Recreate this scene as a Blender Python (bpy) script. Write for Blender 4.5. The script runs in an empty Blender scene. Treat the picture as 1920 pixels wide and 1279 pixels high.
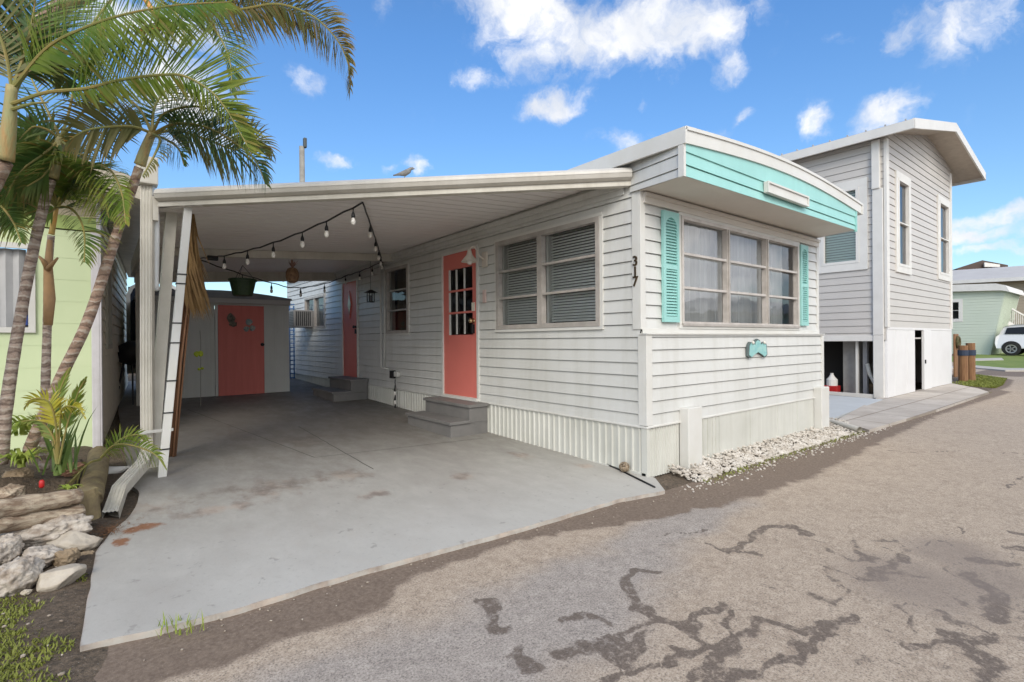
import bpy, math, random
from mathutils import Vector, Matrix, noise
R=math.radians
rnd=random.Random(7)
S=bpy.context.scene
COL=S.collection
# ---------------------------------------------------------------- camera
cd=bpy.data.cameras.new('camera'); cam=bpy.data.objects.new('camera',cd); COL.objects.link(cam)
cd.sensor_width=36; cd.lens=18.077; cd.clip_start=.05; cd.clip_end=2000
rt=Vector((0.78381,-0.62095,-0.00801)); fw=Vector((0.62095,0.78385,-0.00192)); up=Vector((0.00747,-0.00347,0.99997))
m=Matrix.Identity(4)
for i in range(3):
    m[i][0]=rt[i]; m[i][1]=up[i]; m[i][2]=-fw[i]
m[0][3],m[1][3],m[2][3]=(-3.505,-2.643,1.165)
cam.matrix_world=m; S.camera=cam
# ---------------------------------------------------------------- world + sun
SUN_EL=R(34); SUN_AZ=R(232)      # azimuth of the sun measured in the xy plane from +x
w=bpy.data.worlds.new("World"); S.world=w; w.use_nodes=True
nt=w.node_tree; N=nt.nodes; LK=nt.links
for n in list(N): N.remove(n)
def nd(t,**k):
    n=N.new(t)
    for a,b in k.items(): setattr(n,a,b)
    return n
out=nd('ShaderNodeOutputWorld'); bg=nd('ShaderNodeBackground'); bg.inputs[1].default_value=.13
LK.new(bg.outputs[0],out.inputs[0])
sky=nd('ShaderNodeTexSky',sky_type='NISHITA'); sky.sun_disc=False
sky.sun_elevation=SUN_EL; sky.sun_rotation=R(90)-SUN_AZ; sky.air_density=1.0; sky.dust_density=.6; sky.ozone_density=3.0
hs=nd('ShaderNodeHueSaturation'); hs.inputs['Saturation'].default_value=1.0; hs.inputs['Value'].default_value=1.0
ti=nd('ShaderNodeMix',data_type='RGBA',blend_type='MULTIPLY'); ti.inputs[0].default_value=1; ti.inputs[7].default_value=(.86,1.17,1.40,1); LK.new(sky.outputs[0],ti.inputs[6]); LK.new(ti.outputs[2],hs.inputs['Color'])
tc=nd('ShaderNodeTexCoord')
sz=nd('ShaderNodeSeparateXYZ'); LK.new(tc.outputs['Generated'],sz.inputs[0]); ez=nd('ShaderNodeMapRange'); ez.inputs['From Min'].default_value=.02; ez.inputs['From Max'].default_value=.5; LK.new(sz.outputs['Z'],ez.inputs['Value'])
tm=nd('ShaderNodeMix',data_type='RGBA'); tm.inputs[6].default_value=(.98,1.05,1.02,1); tm.inputs[7].default_value=(.80,1.17,1.44,1); LK.new(ez.outputs[0],tm.inputs[0]); LK.new(tm.outputs[2],ti.inputs[7])
def noi(vec,scale,detail=6,rough=.55,dist=0):
    n=nd('ShaderNodeTexNoise'); n.inputs['Scale'].default_value=scale; n.inputs['Detail'].default_value=detail
    n.inputs['Roughness'].default_value=rough; n.inputs['Distortion'].default_value=dist
    LK.new(vec,n.inputs['Vector']); return n
def vm(op,a,b=None,s=None):
    n=nd('ShaderNodeVectorMath',operation=op)
    for i,v in enumerate((a,b)):
        if v is None: continue
        if hasattr(v,'links'): LK.new(v,n.inputs[i])
        else: n.inputs[i].default_value=v
    if s is not None: n.inputs['Scale'].default_value=s
    return n.outputs['Value' if op=='LENGTH' else 'Vector']
def mt(op,a,b=0,c=0,clamp=False):
    n=nd('ShaderNodeMath',operation=op); n.use_clamp=clamp
    for i,v in enumerate((a,b,c)):
        if hasattr(v,'links'): LK.new(v,n.inputs[i])
        else: n.inputs[i].default_value=v
    return n.outputs[0]
D0=tc.outputs['Generated']
nw=noi(D0,9,5,.6)
D=vm('ADD',D0,vm('SCALE',vm('SUBTRACT',nw.outputs['Color'],(.5,.5,.5)),s=.10))
# clouds: (azimuth, elevation, half width, half height, tilt) as angles on the sky dome
CL=[((0.702,0.518),.22,.075,0,1),((0.875,0.569),.13,.07,.2,1),((0.567,0.505),.12,.07,-.3,1),((0.504,0.449),.045,.035,-.5,.8),((0.954,0.476),.08,.035,.2,.75),
((0.815,0.424),.10,.032,0,.95),((1.272,0.438),.045,.042,-.6,.75),((1.138,0.561),.03,.05,.3,.55),((1.223,0.318),.045,.022,0,.85),((1.078,0.324),.028,.022,0,.9),
((1.137,0.316),.025,.012,0,.4),((0.674,0.358),.07,.03,.2,.7),((0.559,0.349),.07,.02,0,.7),((0.476,0.371),.022,.016,0,.6),((0.366,0.344),.035,.028,.3,.9),
((0.268,0.335),.055,.028,-.3,.9),((0.257,0.429),.04,.05,.3,.7),((0.353,0.458),.05,.014,.3,.4),((0.165,0.426),.08,.06,0,.8),((0.138,0.160),.08,.018,.1,.85),((0.166,0.144),.08,.016,0,.75),((0.149,0.122),.11,.014,0,.6),
((1.476,0.390),.10,.06,0,1),((1.497,0.463),.12,.05,0,1),((1.401,0.326),.08,.03,0,.8),((1.477,0.321),.08,.03,0,.7),((0.644,0.420),.02,.014,0,.4)]
dens=None
for (az,el),hw,hh,tilt,s_ in CL:
    mp=nd('ShaderNodeMapping',vector_type='TEXTURE')
    mp.inputs['Location'].default_value=(math.cos(el)*math.cos(az),math.cos(el)*math.sin(az),math.sin(el))
    mp.inputs['Rotation'].default_value=(tilt,-el,az); mp.inputs['Scale'].default_value=(.4,hw,hh)
    LK.new(D,mp.inputs['Vector'])
    ln=vm('LENGTH',mp.outputs[0])
    v=mt('MULTIPLY',mt('SUBTRACT',1.25,ln,clamp=True),s_)
    dens=v if dens is None else mt('SMOOTH_MAX',dens,v,.12)
# unseen cloud cover added behind the viewer for fill light and pale reflections
dp=nd('ShaderNodeVectorMath',operation='DOT_PRODUCT'); LK.new(D0,dp.inputs[0]); dp.inputs[1].default_value=(-.2,-.98,0)
bk=nd('ShaderNodeMapRange'); bk.inputs['From Min'].default_value=.05; bk.inputs['From Max'].default_value=.35; LK.new(dp.outputs['Value'],bk.inputs['Value'])
nb=noi(D0,2.6,6,.6)
bkc=mt('MULTIPLY',bk.outputs[0],mt('MULTIPLY',nb.outputs['Fac'],2.3))
dens=mt('MAXIMUM',dens,bkc)
n1=noi(D,13,8,.62,.3)
dd=mt('ADD',dens,mt('MULTIPLY',mt('SUBTRACT',n1.outputs['Fac'],.5),1.9))
mr=nd('ShaderNodeMapRange',interpolation_type='SMOOTHSTEP'); mr.inputs['From Min'].default_value=.27; mr.inputs['From Max'].default_value=1.2; LK.new(dd,mr.inputs['Value'])
mk=mt('MULTIPLY',mr.outputs[0],mt('MULTIPLY',dens,2.2,clamp=True),clamp=True)
n2=noi(D,7,5,.5)
cr=nd('ShaderNodeValToRGB'); cr.color_ramp.elements[0].position=.38; cr.color_ramp.elements[0].color=(4.9,5.2,5.8,1); cr.color_ramp.elements[1].position=.6; cr.color_ramp.elements[1].color=(7.4,7.3,7.2,1)
LK.new(n2.outputs['Fac'],cr.inputs[0])
mx=nd('ShaderNodeMix',data_type='RGBA'); LK.new(mk,mx.inputs[0]); LK.new(hs.outputs[0],mx.inputs[6]); sc_=vm('SCALE',cr.outputs[0]); sn=sc_.node; LK.new(mt('ADD',mt('MULTIPLY',bk.outputs[0],.95),1.0),sn.inputs['Scale']); LK.new(sc_,mx.inputs[7])  # added clouds behind the viewer are brightened as extra fill light
LK.new(mx.outputs[2],bg.inputs[0])
w.cycles.sampling_method='MANUAL'; w.cycles.sample_map_resolution=512
sl=bpy.data.lights.new('sun','SUN'); sl.energy=1.55; sl.angle=R(24); sl.color=(1,.93,.82)
so=bpy.data.objects.new('sun',sl); COL.objects.link(so)
sd=Vector((math.cos(SUN_EL)*math.cos(SUN_AZ),math.cos(SUN_EL)*math.sin(SUN_AZ),math.sin(SUN_EL)))
so.rotation_euler=sd.to_track_quat('Z','Y').to_euler()
S.view_settings.view_transform='Standard'; S.view_settings.look='None'; S.view_settings.gamma=1; S.view_settings.exposure=.30
S.render.engine='CYCLES'; S.cycles.use_denoising=True; S.cycles.max_bounces=12; S.cycles.diffuse_bounces=8; S.cycles.transparent_max_bounces=24
# ---------------------------------------------------------------- materials
MATS={}
def mat(name,col,rough=.6,col2=None,scale=6,amt=.5,bump=0,bscale=60,metal=0,spec=.4,stretch=(1,1,1),detail=5,streak=None,trans=0,attr=None):
    if name in MATS: return MATS[name]
    m_=bpy.data.materials.new(name); MATS[name]=m_; m_.use_nodes=True
    t=m_.node_tree; b=t.nodes['Principled BSDF']; L=t.links
    b.inputs['Roughness'].default_value=rough; b.inputs['Metallic'].default_value=metal; b.inputs['Specular IOR Level'].default_value=spec
    b.inputs['Base Color'].default_value=(*col,1)
    tcn=t.nodes.new('ShaderNodeTexCoord'); mp=t.nodes.new('ShaderNodeMapping'); mp.inputs['Scale'].default_value=stretch
    L.new(tcn.outputs['Object'],mp.inputs['Vector'])
    c=None
    if col2:
        n=t.nodes.new('ShaderNodeTexNoise'); n.inputs['Scale'].default_value=scale; n.inputs['Detail'].default_value=detail; n.inputs['Roughness'].default_value=.62
        L.new(mp.outputs[0],n.inputs['Vector'])
        r_=t.nodes.new('ShaderNodeMapRange'); r_.inputs['From Min'].default_value=.32; r_.inputs['From Max'].default_value=.72; r_.inputs['To Max'].default_value=amt*2
        r_.clamp=True
        L.new(n.outputs['Fac'],r_.inputs['Value'])
        x=t.nodes.new('ShaderNodeMix'); x.data_type='RGBA'; x.inputs[6].default_value=(*col,1); x.inputs[7].default_value=(*col2,1)
        L.new(r_.outputs[0],x.inputs[0]); c=x.outputs[2]
        L.new(c,b.inputs['Base Color'])
    if streak:   # vertical grime streaks: (colour, amount, sx)
        mp2=t.nodes.new('ShaderNodeMapping'); mp2.inputs['Scale'].default_value=(streak[2],streak[2],.6)
        L.new(tcn.outputs['Object'],mp2.inputs['Vector'])
        n=t.nodes.new('ShaderNodeTexNoise'); n.inputs['Scale'].default_value=1; n.inputs['Detail'].default_value=6; n.inputs['Roughness'].default_value=.7
        L.new(mp2.outputs[0],n.inputs['Vector'])
        r_=t.nodes.new('ShaderNodeMapRange'); r_.inputs['From Min'].default_value=.45; r_.inputs['From Max'].default_value=.8; r_.inputs['To Max'].default_value=streak[1]
        L.new(n.outputs['Fac'],r_.inputs['Value'])
        x=t.nodes.new('ShaderNodeMix'); x.data_type='RGBA'
        if c is not None: L.new(c,x.inputs[6])
        else: x.inputs[6].default_value=(*col,1)
        x.inputs[7].default_value=(*streak[0],1); L.new(r_.outputs[0],x.inputs[0]); c=x.outputs[2]
        L.new(c,b.inputs['Base Color'])
    if bump:
        n=t.nodes.new('ShaderNodeTexNoise'); n.inputs['Scale'].default_value=bscale; n.inputs['Detail'].default_value=5
        L.new(mp.outputs[0],n.inputs['Vector'])
        bp=t.nodes.new('ShaderNodeBump'); bp.inputs['Strength'].default_value=bump; bp.inputs['Distance'].default_value=.01
        L.new(n.outputs['Fac'],bp.inputs['Height']); L.new(bp.outputs[0],b.inputs['Normal'])
    if trans:
        tr=t.nodes.new('ShaderNodeBsdfTranslucent'); ms=t.nodes.new('ShaderNodeMixShader'); ms.inputs[0].default_value=trans
        if c is not None: L.new(c,tr.inputs[0])
        else: tr.inputs[0].default_value=(*col,1)
        L.new(b.outputs[0],ms.inputs[1]); L.new(tr.outputs[0],ms.inputs[2]); L.new(ms.outputs[0],t.nodes['Material Output'].inputs[0])
    return m_
def glassmat(name,tint=(.90,.92,.91),refl=1.45,rough=.02,minr=.0):
    m_=bpy.data.materials.new(name); MATS[name]=m_; m_.use_nodes=True; t=m_.node_tree; t.nodes.clear()
    o=t.nodes.new('ShaderNodeOutputMaterial'); g=t.nodes.new('ShaderNodeBsdfGlossy'); g.inputs['Roughness'].default_value=rough; g.inputs[0].default_value=(.95,.96,1,1)
    tr=t.nodes.new('ShaderNodeBsdfTransparent'); tr.inputs[0].default_value=(*tint,1)
    f=t.nodes.new('ShaderNodeFresnel'); f.inputs[0].default_value=refl
    tcn=t.nodes.new('ShaderNodeTexCoord'); n=t.nodes.new('ShaderNodeTexNoise'); n.inputs['Scale'].default_value=2.2; t.links.new(tcn.outputs['Object'],n.inputs['Vector'])
    bp=t.nodes.new('ShaderNodeBump'); bp.inputs['Strength'].default_value=.08; bp.inputs['Distance'].default_value=.05; t.links.new(n.outputs['Fac'],bp.inputs['Height'])
    t.links.new(bp.outputs[0],g.inputs['Normal'])
    ad=t.nodes.new('ShaderNodeMath'); ad.operation='ADD'; ad.inputs[1].default_value=minr; t.links.new(f.outputs[0],ad.inputs[0])
    ms=t.nodes.new('ShaderNodeMixShader'); t.links.new(ad.outputs[0],ms.inputs[0]); t.links.new(tr.outputs[0],ms.inputs[1]); t.links.new(g.outputs[0],ms.inputs[2]); t.links.new(ms.outputs[0],o.inputs[0])
    return m_
WHITE=mat('white_siding',(.625,.625,.60),.45,(.55,.55,.52),1.1,.4,.04,200,streak=((.41,.40,.345),.45,8))
WTRIM=mat('white_trim',(.66,.655,.625),.45,(.58,.565,.51),3,.4,.03,150)
SKIRT=mat('skirt_metal',(.63,.63,.58),.42,(.52,.52,.47),2,.5,.04,80,streak=((.40,.39,.33),.5,14))
GUT=mat('gutter_cream',(.60,.57,.515),.45,(.52,.49,.43),3,.5,.03,90,streak=((.36,.32,.26),.35,10))
CREAM=mat('cream_paint',(.62,.59,.52),.5,(.50,.47,.40),4,.5,.04,90,streak=((.34,.30,.24),.4,10))
TEAL=mat('teal_paint',(.33,.62,.58),.45,(.27,.54,.50),2.5,.4,.03,120,streak=((.24,.46,.42),.3,12))
CORAL=mat('coral_paint',(.68,.19,.155),.45,(.61,.16,.13),2,.3,.04,90)
CORALD=mat('coral_board',(.70,.19,.155),.5,(.61,.15,.12),2,.4,.1,60,stretch=(8,8,.6))
CEIL=mat('ceiling_panel',(.80,.765,.735),.5,(.74,.70,.67),1.5,.4,.03,60)
SOFF=mat('soffit_panel',(.66,.62,.56),.6,(.58,.54,.48),2,.4)
GLASS=glassmat('window_glass')
GLASSR=glassmat('front_window_glass',(.90,.91,.90),1.5,.03,.05)
DARKF=mat('dark_interior',(.02,.02,.022),.8)
BLIND=mat('blind_slat',(.85,.84,.81),.6); BLINDW=mat('white_blind',(.62,.62,.59),.6)
CURT=mat('curtain',(.78,.77,.74),.8,(.60,.60,.58),3,.5,0,1,stretch=(14,14,.6))
ALU=mat('brown_aluminium',(.47,.435,.40),.45,(.33,.30,.27),9,.5,metal=.1)
ALUL=mat('pale_aluminium',(.60,.56,.52),.4,(.44,.40,.36),9,.5,metal=.1)
STEPM=mat('grey_step_paint',(.16,.155,.15),.6,(.21,.20,.19),4,.5,.12,40)
BLACK=mat('black_plastic',(.012,.012,.013),.4); BRONZE=mat('bronze_metal',(.05,.035,.022),.4,(.12,.08,.045),20,.5,metal=.6)
BULB=mat('bulb_glass',(.75,.72,.66),.15,spec=.8)
GREYS=mat('shed_paint',(.66,.67,.63),.55,(.60,.60,.57),2,.4,.05,70,streak=((.40,.41,.37),.3,8))
SHEDR=mat('shed_roof_trim',(.27,.27,.265),.6,(.18,.18,.18),5,.5)
TAN=mat('tan_siding',(.72,.66,.52),.6,(.62,.56,.43),3,.5,.08,50)
TANR=mat('tan_fascia',(.47,.42,.33),.6,(.36,.31,.24),4,.5,.06,60,streak=((.25,.2,.14),.5,9))
LIME=mat('lime_siding',(.60,.68,.42),.5,(.54,.64,.38),1.5,.4,.04,90)
BARK=None
# ---------------------------------------------------------------- object helpers
ROOT={}
def empty(name,label,cat,loc=(0,0,0),rz=0,group=None,kind=None):
    o=bpy.data.objects.new(name,None); COL.objects.link(o); o.location=loc; o.rotation_euler=(0,0,rz); o.empty_display_size=.1
    o['label']=label; o['category']=cat
    if group: o['group']=group
    ROOT[o.name]=Matrix.Translation(loc)@Matrix.Rotation(rz,4,'Z')
    return o
def rootm(o):
    while o.parent: o=o.parent
    return ROOT.get(o.name,Matrix.Identity(4))
def tag(o,label,cat,group=None,kind=None):
    o['label']=label; o['category']=cat
    if group: o['group']=group
    if kind: o['kind']=kind
    return o
class MB:
    def __init__(s): s.v=[]; s.f=[]; s.mi=[]
    def add(s,vs,fs,mi=0):
        o=len(s.v); s.v+= [tuple(v) for v in vs]; s.f+=[tuple(i+o for i in f) for f in fs]; s.mi+=[mi]*len(fs)
    def box(s,x0,x1,y0,y1,z0,z1,mi=0):
        s.add([(x,y,z) for x in (x0,x1) for y in (y0,y1) for z in (z0,z1)],[(0,1,3,2),(4,6,7,5),(0,4,5,1),(2,3,7,6),(0,2,6,4),(1,5,7,3)],mi)
    def hexa(s,p,mi=0):  # 8 points: bottom ring 4, top ring 4
        s.add(p,[(3,2,1,0),(4,5,6,7),(0,1,5,4),(1,2,6,5),(2,3,7,6),(3,0,4,7)],mi)
    def beam(s,a,b,w,h,upv=(0,0,1),mi=0):
        a=Vector(a);b=Vector(b);d=(b-a).normalized(); u=Vector(upv); r=d.cross(u)
        if r.length<1e-3: r=d.cross(Vector((1,0,0)))
        r.normalize(); u=r.cross(d)
        q=[a-r*w/2-u*h/2,a+r*w/2-u*h/2,a+r*w/2+u*h/2,a-r*w/2+u*h/2]
        s.hexa(q+[p+(b-a) for p in q],mi)
    def tube(s,pts,r,seg=8,mi=0,caps=True):
        pts=[Vector(p) for p in pts]; n=len(pts)
        rs=r if isinstance(r,(list,tuple)) else [r]*n
        vs=[];fs=[]; pr=None
        for i,p in enumerate(pts):
            d=(pts[min(i+1,n-1)]-pts[max(i-1,0)])
            d=d.normalized() if d.length>1e-9 else Vector((0,0,1))
            if pr is None:
                pr=d.cross(Vector((0,0,1)))
                if pr.length<.1: pr=d.cross(Vector((1,0,0)))
            pr=(pr-d*pr.dot(d)); pr.normalize(); q=d.cross(pr)
            for k in range(seg):
                a=2*math.pi*k/seg; vs.append(p+(pr*math.cos(a)+q*math.sin(a))*rs[i])
        for i in range(n-1):
            for k in range(seg):
                k2=(k+1)%seg; fs.append((i*seg+k,i*seg+k2,(i+1)*seg+k2,(i+1)*seg+k))
        if caps: fs.append(tuple(range(seg-1,-1,-1))); fs.append(tuple((n-1)*seg+k for k in range(seg)))
        s.add(vs,fs,mi)
    def lathe(s,c,prof,seg=16,axis=(0,0,1),mi=0):
        ax=Vector(axis).normalized(); u=ax.cross(Vector((1,0,0)))
        if u.length<.1: u=ax.cross(Vector((0,1,0)))
        u.normalize(); v=ax.cross(u); c=Vector(c); vs=[];fs=[]
        for r,h in prof:
            for k in range(seg):
                a=2*math.pi*k/seg; vs.append(c+ax*h+(u*math.cos(a)+v*math.sin(a))*r)
        for i in range(len(prof)-1):
            for k in range(seg):
                k2=(k+1)%seg; fs.append((i*seg+k,i*seg+k2,(i+1)*seg+k2,(i+1)*seg+k))
        fs.append(tuple(range(seg-1,-1,-1))); fs.append(tuple((len(prof)-1)*seg+k for k in range(seg)))
        s.add(vs,fs,mi)
    def prism(s,poly,ext,mi=0):  # poly 3d points, extruded by vector
        n=len(poly); e=Vector(ext); p=[Vector(q) for q in poly]
        s.add(p+[q+e for q in p],[tuple(range(n-1,-1,-1)),tuple(range(n,2*n))]+[(i,(i+1)%n,(i+1)%n+n,i+n) for i in range(n)],mi)
    def crag(s,c,r,seed=0,cuts=14,rough=.05,rot=0):
        import bmesh
        rn=random.Random(seed*17+3); pl=[]
        for i in range(cuts):
            z=rn.uniform(-1,1); a=rn.uniform(0,6.28); q=math.sqrt(1-z*z); pl.append((Vector((q*math.cos(a),q*math.sin(a),z)),rn.uniform(.62,.95)))
        bm=bmesh.new(); bmesh.ops.create_icosphere(bm,subdivisions=5,radius=1); off=Vector((seed*3.7,seed*1.3,seed*7.1)); vs=[]; ca,sa=math.cos(rot),math.sin(rot)
        for v in bm.verts:
            n_=v.co.normalized(); k=1.05
            for p,d in pl:
                t=n_.dot(p)
                if t>.05: k=min(k,d/t)
            k+=rough*(noise.fractal(n_*3+off,1,2,5)-1.3*max(0,noise.noise(n_*9+off)-.15)); q=n_*k; x,z=q.x*r[0],q.z*r[2]
            vs.append((c[0]+x*ca-z*sa,c[1]+q.y*r[1],c[2]+x*sa+z*ca))
        fs=[tuple(v.index for v in f.verts) for f in bm.faces]; bm.free(); s.add(vs,fs)
    def blob(s,c,r,seed=0,amp=.25,sub=2,freq=1.5,mi=0,flat=0):
        import bmesh
        bm=bmesh.new(); bmesh.ops.create_icosphere(bm,subdivisions=sub,radius=1)
        off=Vector((seed*3.7,seed*1.3,seed*7.1)); vs=[]
        for v in bm.verts:
            n_=v.co.normalized(); k=1+amp*noise.fractal(n_*freq+off,1,2,4)*1.3+amp*.5*noise.noise(n_*freq*5+off)+(amp*.35*(noise.noise(n_*freq*11+off)-abs(noise.noise(n_*freq*7+off))) if sub>2 else 0)
            q=n_*k
            if flat: q=Vector([math.copysign(abs(a)**flat,a) for a in q])
            vs.append((c[0]+q.x*r[0],c[1]+q.y*r[1],c[2]+q.z*r[2]))
        fs=[tuple(v.index for v in f.verts) for f in bm.faces]; bm.free(); s.add(vs,fs,mi)
    def build(s,name,mt_,parent=None,world=True,smooth=False,label=None,kind=None,bevel=0):
        me=bpy.data.meshes.new(name)
        vs=s.v
        if parent is not None and world:
            inv=rootm(parent).inverted(); vs=[tuple(inv@Vector(v)) for v in vs]
        me.from_pydata(vs,[],s.f); 
        for mm in (mt_ if isinstance(mt_,(list,tuple)) else [mt_]): me.materials.append(mm)
        me.polygons.foreach_set('material_index',s.mi)
        if smooth: me.polygons.foreach_set('use_smooth',[True]*len(me.polygons))
        me.update()
        o=bpy.data.objects.new(name,me); COL.objects.link(o)
        if parent is not None: o.parent=parent
        if label: o['label']=label
        if kind: o['kind']=kind
        if bevel:
            b=o.modifiers.new('bevel','BEVEL'); b.width=bevel; b.segments=2; b.limit_method='ANGLE'; b.angle_limit=R(40)
        return o
def single(mb,name,mt_,label,cat,origin=None,group=None,kind=None,smooth=False,bevel=0):
    o=mb.build(name,mt_,None,smooth=smooth,bevel=bevel); 
    if origin is not None:
        og=Vector(origin); me=o.data
        for v in me.vertices: v.co-=og
        o.location=og
    return tag(o,label,cat,group,kind)
class FR:  # wall frame: origin o, along U, outward normal Nn
    def __init__(s,o,U,Nn): s.o=Vector(o); s.U=Vector(U).normalized(); s.n=Vector(Nn).normalized()
    def p(s,u,n,z): return s.o+s.U*u+s.n*n+Vector((0,0,z))
    def box(s,mb,u0,u1,n0,n1,z0,z1,mi=0):
        q=[s.p(u,n,z) for z in (z0,z1) for (u,n) in ((u0,n0),(u1,n0),(u1,n1),(u0,n1))]; mb.hexa(q,mi)
def clip(poly,ax,val,keep_gt):
    out=[]; n=len(poly)
    for i in range(n):
        a=poly[i]; b=poly[(i+1)%n]; ia=(a[ax]>=val-1e-9) if keep_gt else (a[ax]<=val+1e-9); ib=(b[ax]>=val-1e-9) if keep_gt else (b[ax]<=val+1e-9)
        if ia: out.append(a)
        if ia!=ib:
            t=(val-a[ax])/(b[ax]-a[ax]); out.append((a[0]+(b[0]-a[0])*t,a[1]+(b[1]-a[1])*t))
    return out
def siding(F,poly,pitch,z0,holes=(),lip=.015,n0=0,mi=0,mb=None,gap=.006):
    """lap siding on a wall polygon poly[(u,z)] with rectangular holes (u0,u1,z0,z1)"""
    mb=mb or MB(); zmin=min(p[1] for p in poly); zmax=max(p[1] for p in poly); umin=min(p[0] for p in poly); umax=max(p[0] for p in poly)
    br=set([zmin,zmax]); k=0
    z=z0
    while z<zmax:
        if z>zmin: br.add(round(z,5))
        z+=pitch
    for h in holes:
        for zz in h[2:]:
            if zmin<zz<zmax: br.add(round(zz,5))
    br=sorted(br)
    wn=lambda u,z: .0022*noise.noise(Vector((u*1.7,z*3.1,n0+umin)))
    def off(zm,zz):
        kb=math.floor((zm-z0)/pitch+1e-6); zb=z0+kb*pitch
        return n0+lip*max(0,1-(zz-zb)/pitch)**.8
    for za,zb in zip(br,br[1:]):
        if zb-za<1e-5: continue
        zm=(za+zb)/2
        segs=[(umin,umax)]
        for h in holes:
            if h[2]<zm<h[3]:
                ns=[]
                for a,b in segs:
                    if h[1]<=a or h[0]>=b: ns.append((a,b))
                    else:
                        if h[0]>a: ns.append((a,h[0]))
                        if h[1]<b: ns.append((h[1],b))
                segs=ns
        seg2=[]
        for a,b in segs:
            k_=max(1,int((b-a)/.55)); seg2+=[(a+(b-a)*i/k_,a+(b-a)*(i+1)/k_) for i in range(k_)]
        for a,b in seg2:
            q=clip(clip(clip(clip(list(poly),1,za,True),1,zb,False),0,a,True),0,b,False)
            if len(q)<3: continue
            kt=((zb-z0)/pitch); top_slot=abs(kt-round(kt))<1e-3 and zb<zmax-1e-4
            if top_slot:
                q1=clip(q,1,zb-gap,False)
                if len(q1)>=3: mb.add([F.p(u,off(zm,zz)+wn(u,zz),zz) for u,zz in q1],[tuple(range(len(q1)))],mi)
                hi=[p for p in q1 if abs(p[1]-(zb-gap))<1e-6]
                if len(hi)>=2:
                    ua=min(p[0] for p in hi); ub=max(p[0] for p in hi); n_=off(zm,zb-gap)
                    mb.add([F.p(ua,n_+wn(ua,zb-gap),zb-gap),F.p(ub,n_+wn(ub,zb-gap),zb-gap),F.p(ub,n0-.012,zb-gap),F.p(ua,n0-.012,zb-gap),F.p(ub,n0-.012,zb+.001),F.p(ua,n0-.012,zb+.001)],[(0,1,2,3),(3,2,4,5)],mi)
            else: mb.add([F.p(u,off(zm,zz)+wn(u,zz),zz) for u,zz in q],[tuple(range(len(q)))],mi)
            # lip underside
            lo=[p for p in q if abs(p[1]-za)<1e-6]
            if len(lo)>=2 and abs(((za-z0)/pitch)-round((za-z0)/pitch))<1e-3:
                ua=min(p[0] for p in lo); ub=max(p[0] for p in lo); n_=off(zm,za)
                mb.add([F.p(ua,n0-.012,za+.001),F.p(ub,n0-.012,za+.001),F.p(ub,n_+wn(ub,za),za),F.p(ua,n_+wn(ua,za),za)],[(0,1,2,3)],mi)
    return mb
def ribbed(F,u0,u1,zb,zt,pitch=.055,dep=.012,n0=0,mb=None,mi=0):
    """vertical ribs; zb, zt are callables of u"""
    mb=mb or MB(); prof=[(0,0),(.35,0),(.45,1),(.62,1),(.72,0)]; pts=[]
    u=u0
    while u<u1:
        for a,b in prof:
            uu=u+a*pitch
            if uu<u1: pts.append((uu,n0+b*dep))
        u+=pitch
    pts.append((u1,n0))
    vs=[];fs=[]
    for uu,n_ in pts: vs+=[F.p(uu,n_,zb(uu)),F.p(uu,n_,zt(uu))]
    for i in range(len(pts)-1): fs.append((2*i,2*i+2,2*i+3,2*i+1))
    mb.add(vs,fs,mi); return mb
def g(x,y=None): return .028*max(-9,min(14,y if y is not None else x))
# ---------------------------------------------------------------- ground, road, driveway
def grid(xs,ys,zf,name,m_,attrs=None,keep=None):
    vs=[];idx={}
    for j,y in enumerate(ys):
        for i,x in enumerate(xs): vs.append((x,y,zf(x,y)))
    nx=len(xs); fs=[]
    for j in range(len(ys)-1):
        for i in range(nx-1):
            if keep and not keep((xs[i]+xs[i+1])/2,(ys[j]+ys[j+1])/2): continue
            fs.append((j*nx+i,j*nx+i+1,(j+1)*nx+i+1,(j+1)*nx+i))
    me=bpy.data.meshes.new(name); me.from_pydata(vs,[],fs); me.materials.append(m_)
    if attrs:
        for an,fn in attrs.items():
            at=me.attributes.new(an,'FLOAT','POINT'); at.data.foreach_set('value',[fn(v[0],v[1]) for v in vs])
    me.polygons.foreach_set('use_smooth',[True]*len(me.polygons))
    o=bpy.data.objects.new(name,me); COL.objects.link(o); o['kind']='structure'
    return o
def fr(a,b,s):
    n=max(1,int(round((b-a)/s))); return [a+(b-a)*i/n for i in range(n+1)]
def segd(p,a,b):
    ax,ay=a;bx,by=b;dx=bx-ax;dy=by-ay;L2=dx*dx+dy*dy
    t=0 if L2==0 else max(0,min(1,((p[0]-ax)*dx+(p[1]-ay)*dy)/L2))
    return math.hypot(p[0]-ax-t*dx,p[1]-ay-t*dy)
def N3(x,y,s,o=0): return noise.fractal(Vector((x*s+o,y*s-o,o*.37)),1,2,5)
def poly_d(x,y,pls,w):
    best=0
    for pl in pls:
        wd=pl[0]; pts=pl[1]
        if min(abs(x-pts[0][0]),9)>3.2: continue
        for a,b in zip(pts,pts[1:]):
            d=segd((x,y),a,b); v=1-d/(wd*.60)
            if v>best: best=v
    return best
GSOIL=None
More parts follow.
